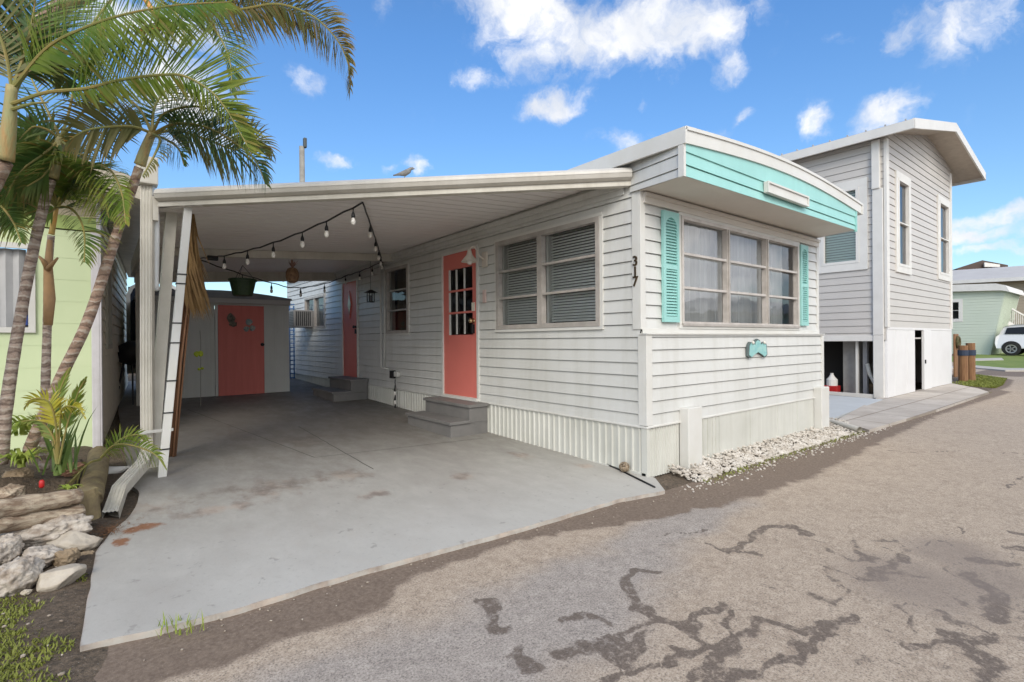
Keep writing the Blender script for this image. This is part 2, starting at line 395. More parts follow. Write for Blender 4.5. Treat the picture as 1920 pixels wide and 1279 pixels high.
def attrmat(name,build):
    m_=bpy.data.materials.new(name); MATS[name]=m_; m_.use_nodes=True; t=m_.node_tree; b=t.nodes['Principled BSDF']
    class H:
        def n(s,ty,**k):
            n_=t.nodes.new(ty)
            for a,c in k.items(): setattr(n_,a,c)
            return n_
        def noise(s,scale,detail=5,rough=.6,vec=None,col=False):
            n_=s.n('ShaderNodeTexNoise'); n_.inputs['Scale'].default_value=scale; n_.inputs['Detail'].default_value=detail; n_.inputs['Roughness'].default_value=rough
            t.links.new(vec or s.obj,n_.inputs['Vector']); return n_.outputs['Color' if col else 'Fac']
        def voro(s,scale,feat='F1'):
            n_=s.n('ShaderNodeTexVoronoi',feature=feat); n_.inputs['Scale'].default_value=scale; t.links.new(s.obj,n_.inputs['Vector']); return n_.outputs['Distance']
        def attr(s,a): 
            n_=s.n('ShaderNodeAttribute'); n_.attribute_name=a; return n_.outputs['Fac']
        def rng(s,v,a,b_,c=0,d=1,sm=False):
            n_=s.n('ShaderNodeMapRange'); n_.interpolation_type='SMOOTHSTEP' if sm else 'LINEAR'; n_.clamp=True
            for i,x in zip(('From Min','From Max','To Min','To Max'),(a,b_,c,d)): n_.inputs[i].default_value=x
            t.links.new(v,n_.inputs['Value']); return n_.outputs[0]
        def m(s,op,a,c=0,clamp=False):
            n_=s.n('ShaderNodeMath',operation=op); n_.use_clamp=clamp
            for i,v in enumerate((a,c)):
                if hasattr(v,'links'): t.links.new(v,n_.inputs[i])
                else: n_.inputs[i].default_value=v
            return n_.outputs[0]
        def mix(s,f,a,c,bl='MIX'):
            n_=s.n('ShaderNodeMix',data_type='RGBA'); n_.blend_type=bl
            for i,v in ((0,f),(6,a),(7,c)):
                if hasattr(v,'links'): t.links.new(v,n_.inputs[i])
                elif isinstance(v,(int,float)): n_.inputs[i].default_value=v
                else: n_.inputs[i].default_value=(*v,1)
            return n_.outputs[2]
        def col(s,c): t.links.new(c,b.inputs['Base Color'])
        def rough(s,c):
            if hasattr(c,'links'): t.links.new(c,b.inputs['Roughness'])
            else: b.inputs['Roughness'].default_value=c
        def bump(s,h,st=.5,di=.01):
            n_=s.n('ShaderNodeBump'); n_.inputs['Strength'].default_value=st; n_.inputs['Distance'].default_value=di
            t.links.new(h,n_.inputs['Height']); t.links.new(n_.outputs[0],b.inputs['Normal'])
    h=H(); tcn=t.nodes.new('ShaderNodeTexCoord'); h.obj=tcn.outputs['Object']; build(h); return m_
def b_soil(h):
    c=h.mix(h.rng(h.noise(3),.35,.65),(.115,.082,.055),(.22,.165,.115))
    c=h.mix(h.rng(h.noise(40,4,.7),.35,.7),c,(.06,.045,.03)); c=h.mix(h.rng(h.voro(55),.0,.16,1,0),c,(.42,.38,.32))
    h.col(c); h.rough(.95); h.bump(h.noise(30,6,.7),.9,.03)
SOIL=attrmat('soil',b_soil)
def b_road(h):
    big=h.noise(1.1,5,.6); fine=h.noise(120,3,.8); mid=h.noise(22,5,.6)
    tan=h.mix(h.rng(mid,.3,.7),h.mix(h.rng(h.noise(3.3,6,.7),.35,.65),(.30,.225,.16),(.41,.32,.235)),(.50,.40,.30))
    blue=h.mix(h.rng(mid,.3,.7),(.29,.25,.215),(.42,.365,.315))
    bl=h.rng(h.m('ADD',h.attr('blue'),h.m('MULTIPLY',h.m('SUBTRACT',big,.5),.9)),.35,.75,0,1,True)
    c=h.mix(bl,tan,blue)
    c=h.mix(h.rng(fine,.52,.7,0,.55),c,(.64,.56,.47)); c=h.mix(h.rng(fine,.34,.49,.85,0),c,(.12,.10,.085))
    dn=h.noise(11,8,.75)
    st=h.rng(h.m('ADD',h.attr('stain'),h.m('MULTIPLY',h.m('SUBTRACT',dn,.5),1.1)),.34,.54,0,1,True)
    st=h.m('MULTIPLY',st,h.rng(h.noise(31,5,.7),.36,.50,.3,1))
    c=h.mix(h.m('MULTIPLY',st,.88),c,h.mix(h.rng(fine,.4,.7),(.10,.074,.057),(.17,.13,.10)))
    di=h.rng(h.m('ADD',h.attr('dirt'),h.m('MULTIPLY',h.m('SUBTRACT',dn,.5),.7)),.35,.6,0,1,True)
    dc=h.mix(h.rng(h.noise(60,5,.7),.35,.7),(.14,.10,.073),(.25,.19,.14)); dc=h.mix(h.rng(h.voro(70),.0,.13,.8,0),dc,(.50,.42,.33))
    c=h.mix(di,c,dc)
    wt=h.rng(h.m('ADD',h.attr('wash'),h.m('MULTIPLY',h.m('SUBTRACT',dn,.5),.5)),.3,.8,0,.6,True)
    c=h.mix(wt,c,(.22,.175,.145))
    h.col(c); h.rough(h.rng(st,0,1,.92,.8)); h.bump(h.m('ADD',h.m('MULTIPLY',fine,.7),h.m('MULTIPLY',mid,.5)),.55,.006)
ROADM=attrmat('worn_asphalt',b_road)
# edge of the painted driveway / of the verge along the road
EDGE=[(-60,-.25),(-3.62,-.28)]+[(-3.586,-0.119),(-3.340,-0.156),(-3.058,-0.183),(-2.716,-0.171),(-2.311,-0.185),(-1.826,-0.213),(-1.599,-0.222),(-1.167,-0.235),(-0.638,-0.235),(-0.241,-0.312),(0.351,-0.352),(1.378,-0.343),(3.792,-0.375),(5.952,-0.390),(10.683,-0.415),(13.2,-.35),(15.5,-.1),(16.8,.9),(17.2,2.5),(17.4,5),(17.5,60)]
EY=EDGE[:-3]
def edge_y(x):
    for a,b in zip(EY,EY[1:]):
        if a[0]<=x<=b[0]: return a[1]+(b[1]-a[1])*(x-a[0])/max(1e-6,b[0]-a[0])
    return -.1 if x>0 else -.25
STAINS=[(.10,[(-1.507,-0.995),(-1.626,-1.153),(-1.648,-1.298),(-1.601,-1.410),(-1.346,-1.395)]),(.06,[(-1.639,-1.305),(-1.809,-1.298),(-1.893,-1.256),(-1.975,-1.216)]),
(.07,[(-1.601,-1.410),(-1.615,-1.515),(-1.865,-1.489),(-2.047,-1.461),(-2.141,-1.420)]),(.09,[(-1.507,-0.995),(-1.362,-0.929),(-1.334,-1.073)]),
(.06,[(-1.380,-1.452),(-1.509,-1.551),(-1.708,-1.570),(-1.872,-1.627)]),(.10,[(-1.850,-1.612),(-1.563,-1.598),(-1.311,-1.582),(-1.301,-1.687),(-1.175,-1.760),(-0.943,-1.812)]),
(.09,[(-1.813,-1.673),(-1.608,-1.744),(-1.292,-1.785),(-1.059,-1.800)]),(.11,[(-2.144,-1.235),(-1.934,-1.292),(-2.031,-1.400),(-1.819,-1.358)]),
(.08,[(-0.784,-1.152),(-0.445,-1.103),(-0.239,-1.102),(-0.112,-1.176),(-0.145,-1.299)]),(.06,[(-0.773,-1.000),(-0.776,-1.132),(-0.699,-1.274)]),
(.05,[(-0.886,-0.770),(-0.735,-0.854),(-0.577,-0.901)]),(.10,[(-0.544,-1.695),(-0.332,-1.748),(-0.072,-1.750)]),(.05,[(-0.556,-1.541),(-0.558,-1.554)]),
(.16,[(-0.050,-2.035),(-0.195,-2.156),(-0.474,-2.197)]),(.15,[(-0.795,-2.099),(-0.859,-2.223),(-1.073,-2.242)]),(.08,[(-1.044,-2.018),(-0.865,-2.113),(-0.703,-2.214)]),
(.12,[(0.194,-1.993),(0.294,-2.148)]),(.12,[(0.577,-2.067),(0.600,-2.174)]),(.10,[(0.904,-2.070),(0.925,-2.138)]),
(.09,[(-2.164,-0.742),(-2.223,-0.957)]),(.07,[(-1.981,-1.069),(-1.864,-1.081),(-1.855,-1.165)]),(.10,[(-2.288,-1.124),(-2.280,-1.208)]),
(.05,[(2.917,-0.863),(3.013,-1.132)]),(.05,[(3.245,-1.189),(3.539,-1.347)]),(.05,[(3.714,-1.589),(3.925,-1.799)]),(.03,[(-0.037,-1.777),(0.371,-1.818),(0.775,-1.866)]),
(.035,[(2.033,-1.864),(2.700,-1.905)])]
SHADE=[(((-0.373,-1.893)),.42,.30),(((0.211,-1.922)),.35,.22),(((-0.060,-2.098)),.4,.2)]
def f_stain(x,y):
    if not(-4<x<16 and -4<y<1): return 0
    wx=x+.07*noise.noise(Vector((x*7,y*7,1)))+.03*noise.noise(Vector((x*19,y*19,4))); wy=y+.06*noise.noise(Vector((x*7,y*7,9)))+.03*noise.noise(Vector((x*19,y*19,6)))
    v=poly_d(wx,wy,STAINS,1)
    rid=1-abs(noise.noise(Vector((wx*3.1,wy*3.1,2))))*9; net=max(0,rid)*max(0,min(1,1.3-math.hypot((x+.4)/1.5,(y+1.9)/.85)))
    return max(v*.85,net*.6)
def f_wash(x,y):
    v=0
    for c,rx,ry in SHADE:
        d=math.hypot((x-c[0])/rx,(y-c[1])/ry*.8); v=max(v,1-d*.6)
    return max(0,min(1,v))
DB=[(-3.467,-0.499),(-3.287,-0.506),(-3.204,-0.498),(-3.022,-0.487),(-2.714,-0.508),(-2.531,-0.473),(-2.328,-0.336),(-2.036,-0.317),(-1.675,-0.318),(-1.309,-0.380),(-0.960,-0.504),(-0.550,-0.615),(0.206,-0.737),(1.193,-0.788),(2.526,-0.720),(4.003,-0.644),(6.351,-0.555),(11.714,-0.678)]
def f_dirt(x,y):
    if x<=DB[0][0]: yb=DB[0][1]-3*(DB[0][0]-x)
    elif x>=DB[-1][0]: yb=edge_y(x)-.08
    else:
        for a,b in zip(DB,DB[1:]):
            if a[0]<=x<=b[0]: yb=a[1]+(b[1]-a[1])*(x-a[0])/max(1e-6,b[0]-a[0]); break
        else: yb=edge_y(x)
    yb+=.03*noise.noise(Vector((x*4,0,0)))
    yb+=.04*noise.noise(Vector((x*11,y*5,0)))
    return max(0,min(1,.5+(y-yb)*(5 if x<0 else 3.2)))
def f_blue(x,y):
    v=0
    for c,rx,ry in ((((-2.400,-1.038)),1.1,.38),(((-1.571,-0.878)),.8,.25),(((-0.726,-0.735)),.9,.2),(((-2.778,-0.929)),.8,.3)):
        v=max(v,1-math.hypot((x-c[0])/rx,(y-c[1])/ry)*.5)
    return v
ys=fr(-9,-4,.5)+fr(-4,-2.4,.1)[1:]+fr(-2.4,-.3,.018)[1:]+fr(-.3,0,.03)[1:]+fr(0,1,.25)[1:]
xs=fr(-60,-6,3)+fr(-6,-4.2,.2)[1:]+fr(-4.2,3.2,.018)[1:]+fr(3.2,9,.06)[1:]+fr(9,20,.25)[1:]+fr(20,140,3)[1:]
road=grid(xs,ys,lambda x,y:g(y)+.004,'road',ROADM,{'stain':f_stain,'dirt':f_dirt,'blue':f_blue,'wash':f_wash},keep=lambda x,y: y<edge_y(x)+.06 or x>15)
side_xs=fr(16.2,26,.5); side_ys=fr(1,40,1.5)
sr=grid(side_xs,side_ys,lambda x,y:g(y)+.004,'side_road',ROADM,{'stain':lambda x,y:0.,'dirt':lambda x,y:0.,'blue':lambda x,y:.1,'wash':lambda x,y:0.})
gx=[-400,-150,-60,-20,-8]+fr(-6,-3,.06)+[0,4,8,12,16,20,26,32,40,60,100,200,600]
gy=[-400,-100,-40,-20,-12,-9,-6,-4]+fr(-2,4,.06)+[6,9,14,20,40,100,300,600]
def gz(x,y):
    z=g(y)
    if -6<x<-3.4 and -2<y<4.2:
        k=min(1,max(0,(-3.45-x)/.25)); z+=k*(.012+.02*N3(x,y,4))
        if y>.75: z+=k*min(1,(y-.75)/.5)*.04
    return z
ground=grid(gx,gy,gz,'ground',SOIL)
# painted concrete driveway
def b_drive(h):
    big=h.noise(1.3,6,.62); fine=h.noise(90,3,.7)
    mp=h.n('ShaderNodeMapping'); mp.inputs['Scale'].default_value=(3.2,1.6,1); mp.inputs['Rotation'].default_value=(0,0,.35)
    bpy.data.materials['painted_slab'].node_tree.links.new(h.obj,mp.inputs['Vector'])
    sw=h.noise(2.2,5,.65,mp.outputs[0])
    c=h.mix(h.rng(big,.3,.7),(.45,.43,.385),(.505,.485,.44))
    c=h.mix(h.rng(sw,.52,.72,0,.45),c,(.54,.50,.44))
    wr=h.rng(h.m('ADD',h.attr('wear'),h.m('MULTIPLY',h.m('SUBTRACT',sw,.5),1.3)),.45,.85,0,.95,True)
    c=h.mix(wr,c,h.mix(h.rng(h.noise(6),.4,.6),(.27,.22,.185),(.55,.46,.38)))
    rs=h.rng(h.m('ADD',h.attr('rust'),h.m('MULTIPLY',h.m('SUBTRACT',h.noise(14,6,.7),.5),1.2)),.45,.75,0,1,True)
    c=h.mix(rs,c,(.30,.12,.045))
    dk=h.rng(h.m('ADD',h.attr('shade_damp'),h.m('MULTIPLY',h.m('SUBTRACT',sw,.5),.5)),.0,1.05,0,.90,True)  # carport shade and the damp patch mixed into the slab colour
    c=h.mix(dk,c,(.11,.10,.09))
    c=h.mix(h.rng(h.noise(55,2,.5),.70,.74,0,.5),c,(.5,.48,.45)); c=h.mix(h.rng(h.noise(13,3,.6),.66,.70,0,.45),c,(.20,.18,.165)); c=h.mix(h.rng(h.noise(.7,4,.7),.48,.72,0,.35),c,(.25,.225,.20))
    c=h.mix(h.rng(h.noise(38,5,.75),.55,.75,0,.35),c,(.24,.21,.18)); h.col(c); h.rough(h.rng(sw,.3,.7,.5,.75)); h.bump(h.m('ADD',fine,h.m('MULTIPLY',big,2)),.18,.004)
DRIVEM=attrmat('painted_slab',b_drive)
DP=[(-3.586,-0.119),(-3.572,0.333),(-3.549,0.887),(-3.492,1.150),(-3.413,1.343),(-3.350,1.586),(-3.313,1.966)]
LEFT=DP+[(-3.36,2.2),(-3.36,14)]
def left_x(y):
    for a,b in zip(LEFT,LEFT[1:]):
        if a[1]<=y<=b[1] : return a[0]+(b[0]-a[0])*(y-a[1])/max(1e-6,b[1]-a[1])
    return LEFT[0][0]
WEAR=[((-2.570,1.487),.5,.35),((-2.102,1.469),.5,.3),((-1.886,3.089),.5,.5),((-0.390,3.578),.4,.7),((0.167,1.289),.15,.2),((-0.384,1.147),.15,.2),((-0.165,0.522),.2,.12),((-2.376,3.776),.3,1.2),((-1.988,0.903),.25,.12),((-3.225,1.492),.35,.3),((-2.861,1.219),.5,.15),((-1.211,0.898),.2,.15)]
def f_wear(x,y): return .86*max([0]+[1-math.hypot((x-c[0])/a,(y-c[1])/b)*.6 for c,a,b in WEAR])
def f_rust(x,y):
    c=((-3.349,1.139)); d=(-3.434,0.969)
    return max(0,1-math.hypot((x-c[0])/.16,(y-c[1])/.10)*.7,1-math.hypot((x-d[0])/.08,(y-d[1])/.1)*.7)
def f_shade_damp(x,y):
    return max(0,min(.95,(y+.7)/4.4+.08*noise.noise(Vector((x*1.5,y*1.5,0)))),.55-math.hypot((x+3.1)/.6,(y-1.7)/.7)*.6)  # carport shade painted as darkening toward the back, plus a damp downspout patch
# slab built as columns following the curved outline
def slab():
    X1=.02; nx=110; NY=150
    vs=[];fs=[];W=[];RU=[];DA=[]
    # parametrise: u from left edge to right edge, v from front edge to the back
    for j in range(NY+1):
        v=(j/NY)**1.7
        for i in range(nx+1):
            u=i/nx
            # front point
            xf=LEFT[0][0]+(-.20-LEFT[0][0])*u; yf=edge_y(xf)+.012*noise.noise(Vector((xf*5,0,3)))
            y=yf+(11.2-yf)*v
            x0=left_x(max(y,LEFT[0][1]))+.008*noise.noise(Vector((0,y*6,1))); x1=-.20+(X1+.2)*min(1,max(0,(y-yf)/.25))
            x=x0+(x1-x0)*u
            vs.append((x,y,g(y)+.030)); W.append(max(f_wear(x,y),max(0,.7-min(y-yf,(x-x0)*1.2)/.018))); RU.append(f_rust(x,y)); DA.append(f_shade_damp(x,y))
    n=nx+1
    for j in range(NY):
        for i in range(nx): fs.append((j*n+i,j*n+i+1,(j+1)*n+i+1,(j+1)*n+i))
    bnd=[i for i in range(n)]+[j*n+nx for j in range(1,NY+1)]+[NY*n+i for i in range(nx-1,-1,-1)]+[j*n for j in range(NY-1,0,-1)]
    o=len(vs)
    for b in bnd:
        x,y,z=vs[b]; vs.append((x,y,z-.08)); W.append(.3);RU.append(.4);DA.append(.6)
    k=len(bnd)
    for i in range(k): fs.append((bnd[i],o+i,o+(i+1)%k,bnd[(i+1)%k]))
    me=bpy.data.meshes.new('driveway'); me.from_pydata(vs,[],fs); me.materials.append(DRIVEM)
    for an,dd_ in (('wear',W),('rust',RU),('shade_damp',DA)):
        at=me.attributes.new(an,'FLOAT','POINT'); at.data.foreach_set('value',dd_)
    ob=bpy.data.objects.new('driveway',me); COL.objects.link(ob); ob['kind']='structure'
slab()
# groove joints in slab
JOINT=mat('slab_joint',(.06,.055,.05),.9)
for a,b in (((-1.672,3.842,0.138),(-1.718,1.530,0.073)),((-1.990,2.224,0.093),(-0.253,1.995,0.086)),((-2.573,6.074,0.201),(-1.990,2.224,0.093))):
    a=Vector(a);b=Vector(b); d=(b-a).normalized(); n_=Vector((d.y,-d.x,0))*.004; mb=MB(); k_=24; vs=[]
    for i in range(k_+1):
        p=a.lerp(b,i/k_)+n_*1.5*noise.noise(Vector((i*.9,a.x,0))); p.z=g(p.y)+.0315; vs+=[p-n_,p+n_]
    mb.add(vs,[(2*i,2*i+1,2*i+3,2*i+2) for i in range(k_)]); o=mb.build('slab_joint',JOINT); o['kind']='structure'
# pale concrete apron and ramp before the grey house
def b_conc(h):
    c=h.mix(h.rng(h.noise(2,5),.35,.65),(.42,.37,.32),(.55,.50,.44)); br=h.n('ShaderNodeTexBrick'); br.inputs['Scale'].default_value=.55; br.inputs['Mortar Size'].default_value=.008; br.inputs['Color1'].default_value=(1,1,1,1); br.inputs['Color2'].default_value=(.92,.91,.9,1); br.inputs['Mortar'].default_value=(.55,.52,.48,1); MATS['old_concrete'].node_tree.links.new(h.obj,br.inputs[0]); c=h.mix(1,c,br.outputs[0],'MULTIPLY'); c=h.mix(h.rng(h.noise(60,4,.7),.45,.7,0,.5),c,(.33,.29,.25)); c=h.mix(h.rng(h.noise(9,4,.7),.6,.75,0,.5),c,(.28,.23,.19))
    h.col(c); h.rough(.9); h.bump(h.noise(70,5,.7),.3,.004)
CONC=attrmat('old_concrete',b_conc)
RAMP=mat('grey_ramp_paint',(.50,.52,.53),.6,(.43,.45,.46),3,.4,.05,60)
mb=MB(); pts=[(4.180,0.086,0.002),(7.561,0.583,0.016),(12.272,0.446,0.013),(11.323,-0.186,-0.005),(10.607,-0.467,-0.013),(6.750,-0.471,-0.013),(3.847,-0.414,-0.012),(4.041,-0.179,-0.005)]
mb.prism([(x,y,z-.05) for x,y,z in pts],(0,0,.09)); o=mb.build('apron_slab',CONC); o['kind']='structure'
mb=MB(); mb.hexa([(3.62,.15,-.05),(7.3,.42,-.05),(7.3,1.4,-.05),(3.62,2.6,-.05),(3.62,.15,.028),(7.3,.42,.058),(7.3,1.4,.075),(3.62,2.6,.075)]); o=mb.build('side_path',RAMP); o['kind']='structure'
# ---------------------------------------------------------------- windows
def window(root,F,u0,u1,z0,z1,cols,rows,fm=ALU,fw_=.035,n0=.0,proud=.03,blind=None,glass=None,trim=None,trim_w=.05,rec=.02,curtain=None,name='window',label=None,slat=.028,rowz=None,sillm=None):
    """frame ring, mullions between cols (list of u), muntins per column, panes, blinds"""
    mb=MB()
    F.box(mb,u0,u1,n0-.03,proud,z0,z0+fw_); F.box(mb,u0,u1,n0-.03,proud,z1-fw_,z1)
    F.box(mb,u0,u0+fw_,n0-.03,proud-.002,z0+fw_,z1-fw_); F.box(mb,u1-fw_,u1,n0-.03,proud-.002,z0+fw_,z1-fw_)
    cs=[u0]+list(cols)+[u1]
    for c in cols: F.box(mb,c-fw_*.8,c+fw_*.8,n0-.03,proud-.004,z0+fw_,z1-fw_)
    H=z1-z0-2*fw_
    for a,b in zip(cs,cs[1:]):
        for k in range(1,rows):
            z=z0+fw_+H*(k/rows) if not rowz else z0+fw_+H*rowz[k-1]
            F.box(mb,a+fw_*.9,b-fw_*.9,n0-.012,proud-.010,z-.010,z+.012)
    w_=mb.build(name,fm,root,label=label)
    if trim:
        mb=MB(); t=trim_w
        F.box(mb,u0-t,u1+t,n0,proud-.008,z1+.001,z1+t); F.box(mb,u0-t,u1+t,n0,proud-.006,z0-t,z0-.001)
        F.box(mb,u0-t,u0-.001,n0,proud-.010,z0,z1); F.box(mb,u1+.001,u1+t,n0,proud-.010,z0,z1)
        mb.build('casing',trim,w_)
    mb=MB(); mb.add([F.p(u0+fw_*.5,n0-rec,z0+fw_*.5),F.p(u1-fw_*.5,n0-rec,z0+fw_*.5),F.p(u1-fw_*.5,n0-rec,z1-fw_*.5),F.p(u0+fw_*.5,n0-rec,z1-fw_*.5)],[(0,1,2,3) if F.U.cross(Vector((0,0,1))).dot(F.n)>0 else (3,2,1,0)])
    mb.build('pane',glass or GLASS,w_)
    mb=MB()
    for a,b in zip(cs,cs[1:]): F.box(mb,b-.075,b-fw_*.9,n0-.10,n0-.034,z0+.02,z1-.02)
    F.box(mb,u0+.02,u1-.02,n0-.10,n0-.034,z0+.02,z0+.05)
    for k_ in range(1): mb.build('window_reveal',WTRIM,w_) if (u1-u0)<2 and z0<2 else None
    if blind:
        mb=MB(); z=z0+.06; tl=.006
        while z<z1-.04:
            for a,b in zip(cs,cs[1:]):
                a_=a+.03; b_=b-.03
                mb.add([F.p(a_,n0-.062,z),F.p(b_,n0-.062,z),F.p(b_,n0-.085,z+slat*.86),F.p(a_,n0-.085,z+slat*.86)],[(0,1,2,3)])
            z+=slat
        mb.build('blind',blind,w_)
    if curtain:
        mb=MB(); n=int((u1-u0)/.03); vs=[]
        for i in range(n+1):
            u=u0+.02+(u1-u0-.04)*i/n; d=.03*math.sin(u*42)+.015*math.sin(u*17+1)
            vs+=[F.p(u,n0-.16+d,z0-.05),F.p(u,n0-.16+d,z1+.05)]
        mb.add(vs,[(2*i,2*i+2,2*i+3,2*i+1) for i in range(n)]); mb.build('curtain',curtain,w_)
    # dark room box behind
    mb=MB(); d=.45
    q=[F.p(u0-.1,n0-.12 if not curtain else n0-.22,z0-.1),F.p(u1+.1,n0-.12 if not curtain else n0-.22,z0-.1),F.p(u1+.1,n0-d,z0-.1),F.p(u0-.1,n0-d,z0-.1)]
    return w_
# ================================================================ mobile home
home=empty('mobile_home','white mobile home with coral doors and a teal front fascia beside the carport','mobile home',(0,0,0))
LY=10.6; WX=3.55
FS=FR((0,0,0),(0,1,0),(-1,0,0)); FF=FR((0,0,0),(1,0,0),(0,-1,0)); FU=FR((0,.05,0),(1,0,0),(0,-1,0))
PT=.1075; PZ=.430
# side windows / doors (u along y)
W1=(.478,2.03,1.285,2.27); W2=(4.20,4.95,1.28,2.29); W3=[(8.701,7.640,1.614,2.221)][0] if False else (7.85,9.15,1.45,2.12)
D1=(2.43,3.205,.47,2.27); D2=(6.15,6.84,.49,2.24)
holes=[W1,W2,W3,D1,D2]
mb=siding(FS,[(.05,.43),(LY,.43),(LY,2.74),(.05,2.74)],PT,PZ,[(h[0],h[1],h[2],h[3]) for h in holes])
mb.build('side_wall',WHITE,home)
mb=siding(FF,[(.0,.43),(WX,.43),(WX,1.20),(.0,1.20)],PT,PZ); mb.build('lower_front_wall',WHITE,home)
FW=(.555,2.95,1.29,2.27)
mb=siding(FU,[(.0,1.20),(WX,1.20),(WX,2.45),(.0,2.45)],.1095,1.235,[FW]); mb.build('upper_front_wall',WHITE,home)
mb=MB(); mb.box(WX-.02,WX,.05,LY,.43,2.7); mb.box(0,WX,LY-.02,LY,.0,2.7); mb.box(0.03,WX-.03,.06,LY,.40,.43); mb.build('rear_wall',WHITE,home)
# interior back wall so the windows look into a room
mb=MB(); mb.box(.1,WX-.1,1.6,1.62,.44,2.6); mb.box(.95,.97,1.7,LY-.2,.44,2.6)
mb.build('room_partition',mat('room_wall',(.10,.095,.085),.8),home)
# corner trims
mb=MB(); mb.box(-.018,.062,-.018,.001,.445,1.20); mb.box(-.018,.001,.0,.07,.445,1.20); mb.build('lower_corner_trim',WTRIM,home,bevel=.004)
mb=MB(); mb.box(WX-.05,WX+.016,-.018,.0,.02,1.20); mb.build('lower_corner_trim',WTRIM,home,bevel=.004)
mb=MB(); mb.box(-.018,.05,.034,.051,1.245,2.41); mb.box(-.018,.001,.05,.125,1.245,2.41); mb.build('upper_corner_trim',WTRIM,home,bevel=.004)
mb=MB(); mb.box(WX-.05,WX+.016,.034,.05,1.245,2.41); mb.build('upper_corner_trim',WTRIM,home,bevel=.004)
mb=MB(); mb.box(-.026,WX+.02,-.030,.052,1.20,1.212); mb.box(-.0,WX+.01,.030,.036,1.213,1.255); mb.build('belt_trim',WTRIM,home,bevel=.003)
mb=MB(); mb.box(-.024,WX+.02,-.022,.0,.425,.441); mb.box(-.024,-.0,.0,LY,.425,.441); mb.build('skirt_trim',WTRIM,home,bevel=.003)
# skirts
zb=lambda u:g(u)+.02
mb=ribbed(FS,.03,LY,zb,lambda u:.425,.075,.012,.0); FS.box(mb,.0,2.2,.0,.016,.03,.052); mb.build('side_skirt',SKIRT,home)
mb=ribbed(FF,.0,.46,lambda u:.012,lambda u:.425,.035,.008,.0); mb.build('front_skirt',SKIRT,home)
mb=MB(); mb.box(-.016,.014,-.014,.04,.02,.425); mb.build('skirt_corner',SKIRT,home)
for a_,b_,n_,us in ((.66,1.10,.010,(.74,.82,.9,.98,1.04)),(1.104,3.26,.012,(1.7,2.3,2.8))):
    mb=MB(); FF.box(mb,a_,b_,.0,n_,-.02,.424)
    for u in us: FF.box(mb,u,u+.006,n_-.001,.0155,-.02,.42)
    mb.build('skirt_panel',SKIRT,home)
mb=MB(); FF.box(mb,.455,.67,.004,.10,.0,.56); mb.build('skirt_post',WTRIM,home,bevel=.008)
mb=MB(); FF.box(mb,3.27,3.50,.004,.10,-.01,.56); mb.build('skirt_post',WTRIM,home,bevel=.008)
# hood and fascia
def bow(x): # roof top line
    return 2.735+.108*math.cos((x-1.72)/1.9*math.pi/2) if abs(x-1.72)<1.9 else 2.735
YH=-.42
nb_=24; xs_=[-.10+(3.64)*i/nb_ for i in range(nb_+1)]
mb=MB()
top=[(x,bow(x)) for x in xs_]
vs=[];fs=[]
for x,z in top: vs+=[(x,YH-.03,z),(x,LY+.1,z)]
mb.add(vs,[(2*i,2*i+2,2*i+3,2*i+1) for i in range(nb_)])
mb.build('roof',mat('white_roof_coating',(.62,.61,.58),.6,(.5,.48,.44),2,.4),home)
mb=MB()
for (xa,za),(xb,zb2) in zip(top,top[1:]):
    mb.hexa([(xa,YH-.025,za-.115),(xb,YH-.025,zb2-.115),(xb,YH+.02,zb2-.115),(xa,YH+.02,za-.115),(xa,YH-.025,za-.008),(xb,YH-.025,zb2-.008),(xb,YH+.02,zb2-.008),(xa,YH+.02,za-.008)])
    mb.hexa([(xa,YH-.036,za-.018),(xb,YH-.036,zb2-.018),(xb,YH-.024,zb2-.018),(xa,YH-.024,za-.018),(xa,YH-.036,za+.008),(xb,YH-.036,zb2+.008),(xb,YH-.024,zb2+.008),(xa,YH-.024,za+.008)])
mb.build('roof_rim',WTRIM,home)
mb=MB(); mb.box(-.115,-.09,YH-.036,LY,2.62,2.745); mb.build('roof_rim',WTRIM,home)
mb=MB(); mb.box(3.54,3.565,YH-.036,LY,2.62,2.745); mb.build('roof_rim',WTRIM,home)
FH=FR((0,YH,0),(1,0,0),(0,-1,0))
zr=2.40
poly=[(-.095,zr-.015),(3.40,zr+.02)]+[(x,bow(x)-.10) for x in reversed(xs_) if -.09<x<3.40]+[(-.095,bow(-.095)-.10)]
pl_=clip(poly,1,2.573,False); pu_=clip(poly,1,2.573,True)
mb=siding(FH,pl_,.0975,zr-.022,lip=.012); mb.add([FH.p(u,.010 if z>2.58 else .012,z) for u,z in pu_],[tuple(range(len(pu_)))]); mb.add([FH.p(-.095,-.01,2.574),FH.p(3.4,-.01,2.574),FH.p(3.4,.012,2.573),FH.p(-.095,.012,2.573)],[(0,1,2,3)])
mb.build('front_fascia',TEAL,home)
mb=MB(); mb.box(3.385,3.41,YH-.02,YH+.01,zr,2.64); mb.build('fascia_end_trim',TEAL,home)
hv=Vector((.08,.60,0)).normalized(); FHL=FR((-.095,YH,0),hv,(-hv.y,hv.x,0))
mb=siding(FHL,[(0,zr-.015),(.56,zr-.0),(.56,2.65),(0,2.65)],.105,zr-.015-.035,lip=.010); mb.build('hood_side',WHITE,home)
mb=MB(); mb.box(-.112,-.082,YH-.018,YH+.03,zr-.02,2.62); mb.build('hood_corner',WTRIM,home)
mb=MB(); mb.hexa([(-.09,YH,zr-.012),(3.40,YH,zr+.022),(WX,.05,zr+.022),(-.02,.05,zr-.002),(-.09,YH,zr+.0),(3.40,YH,zr+.034),(WX,.05,zr+.034),(-.02,.05,zr+.01)])
mb.build('soffit',SOFF,home)
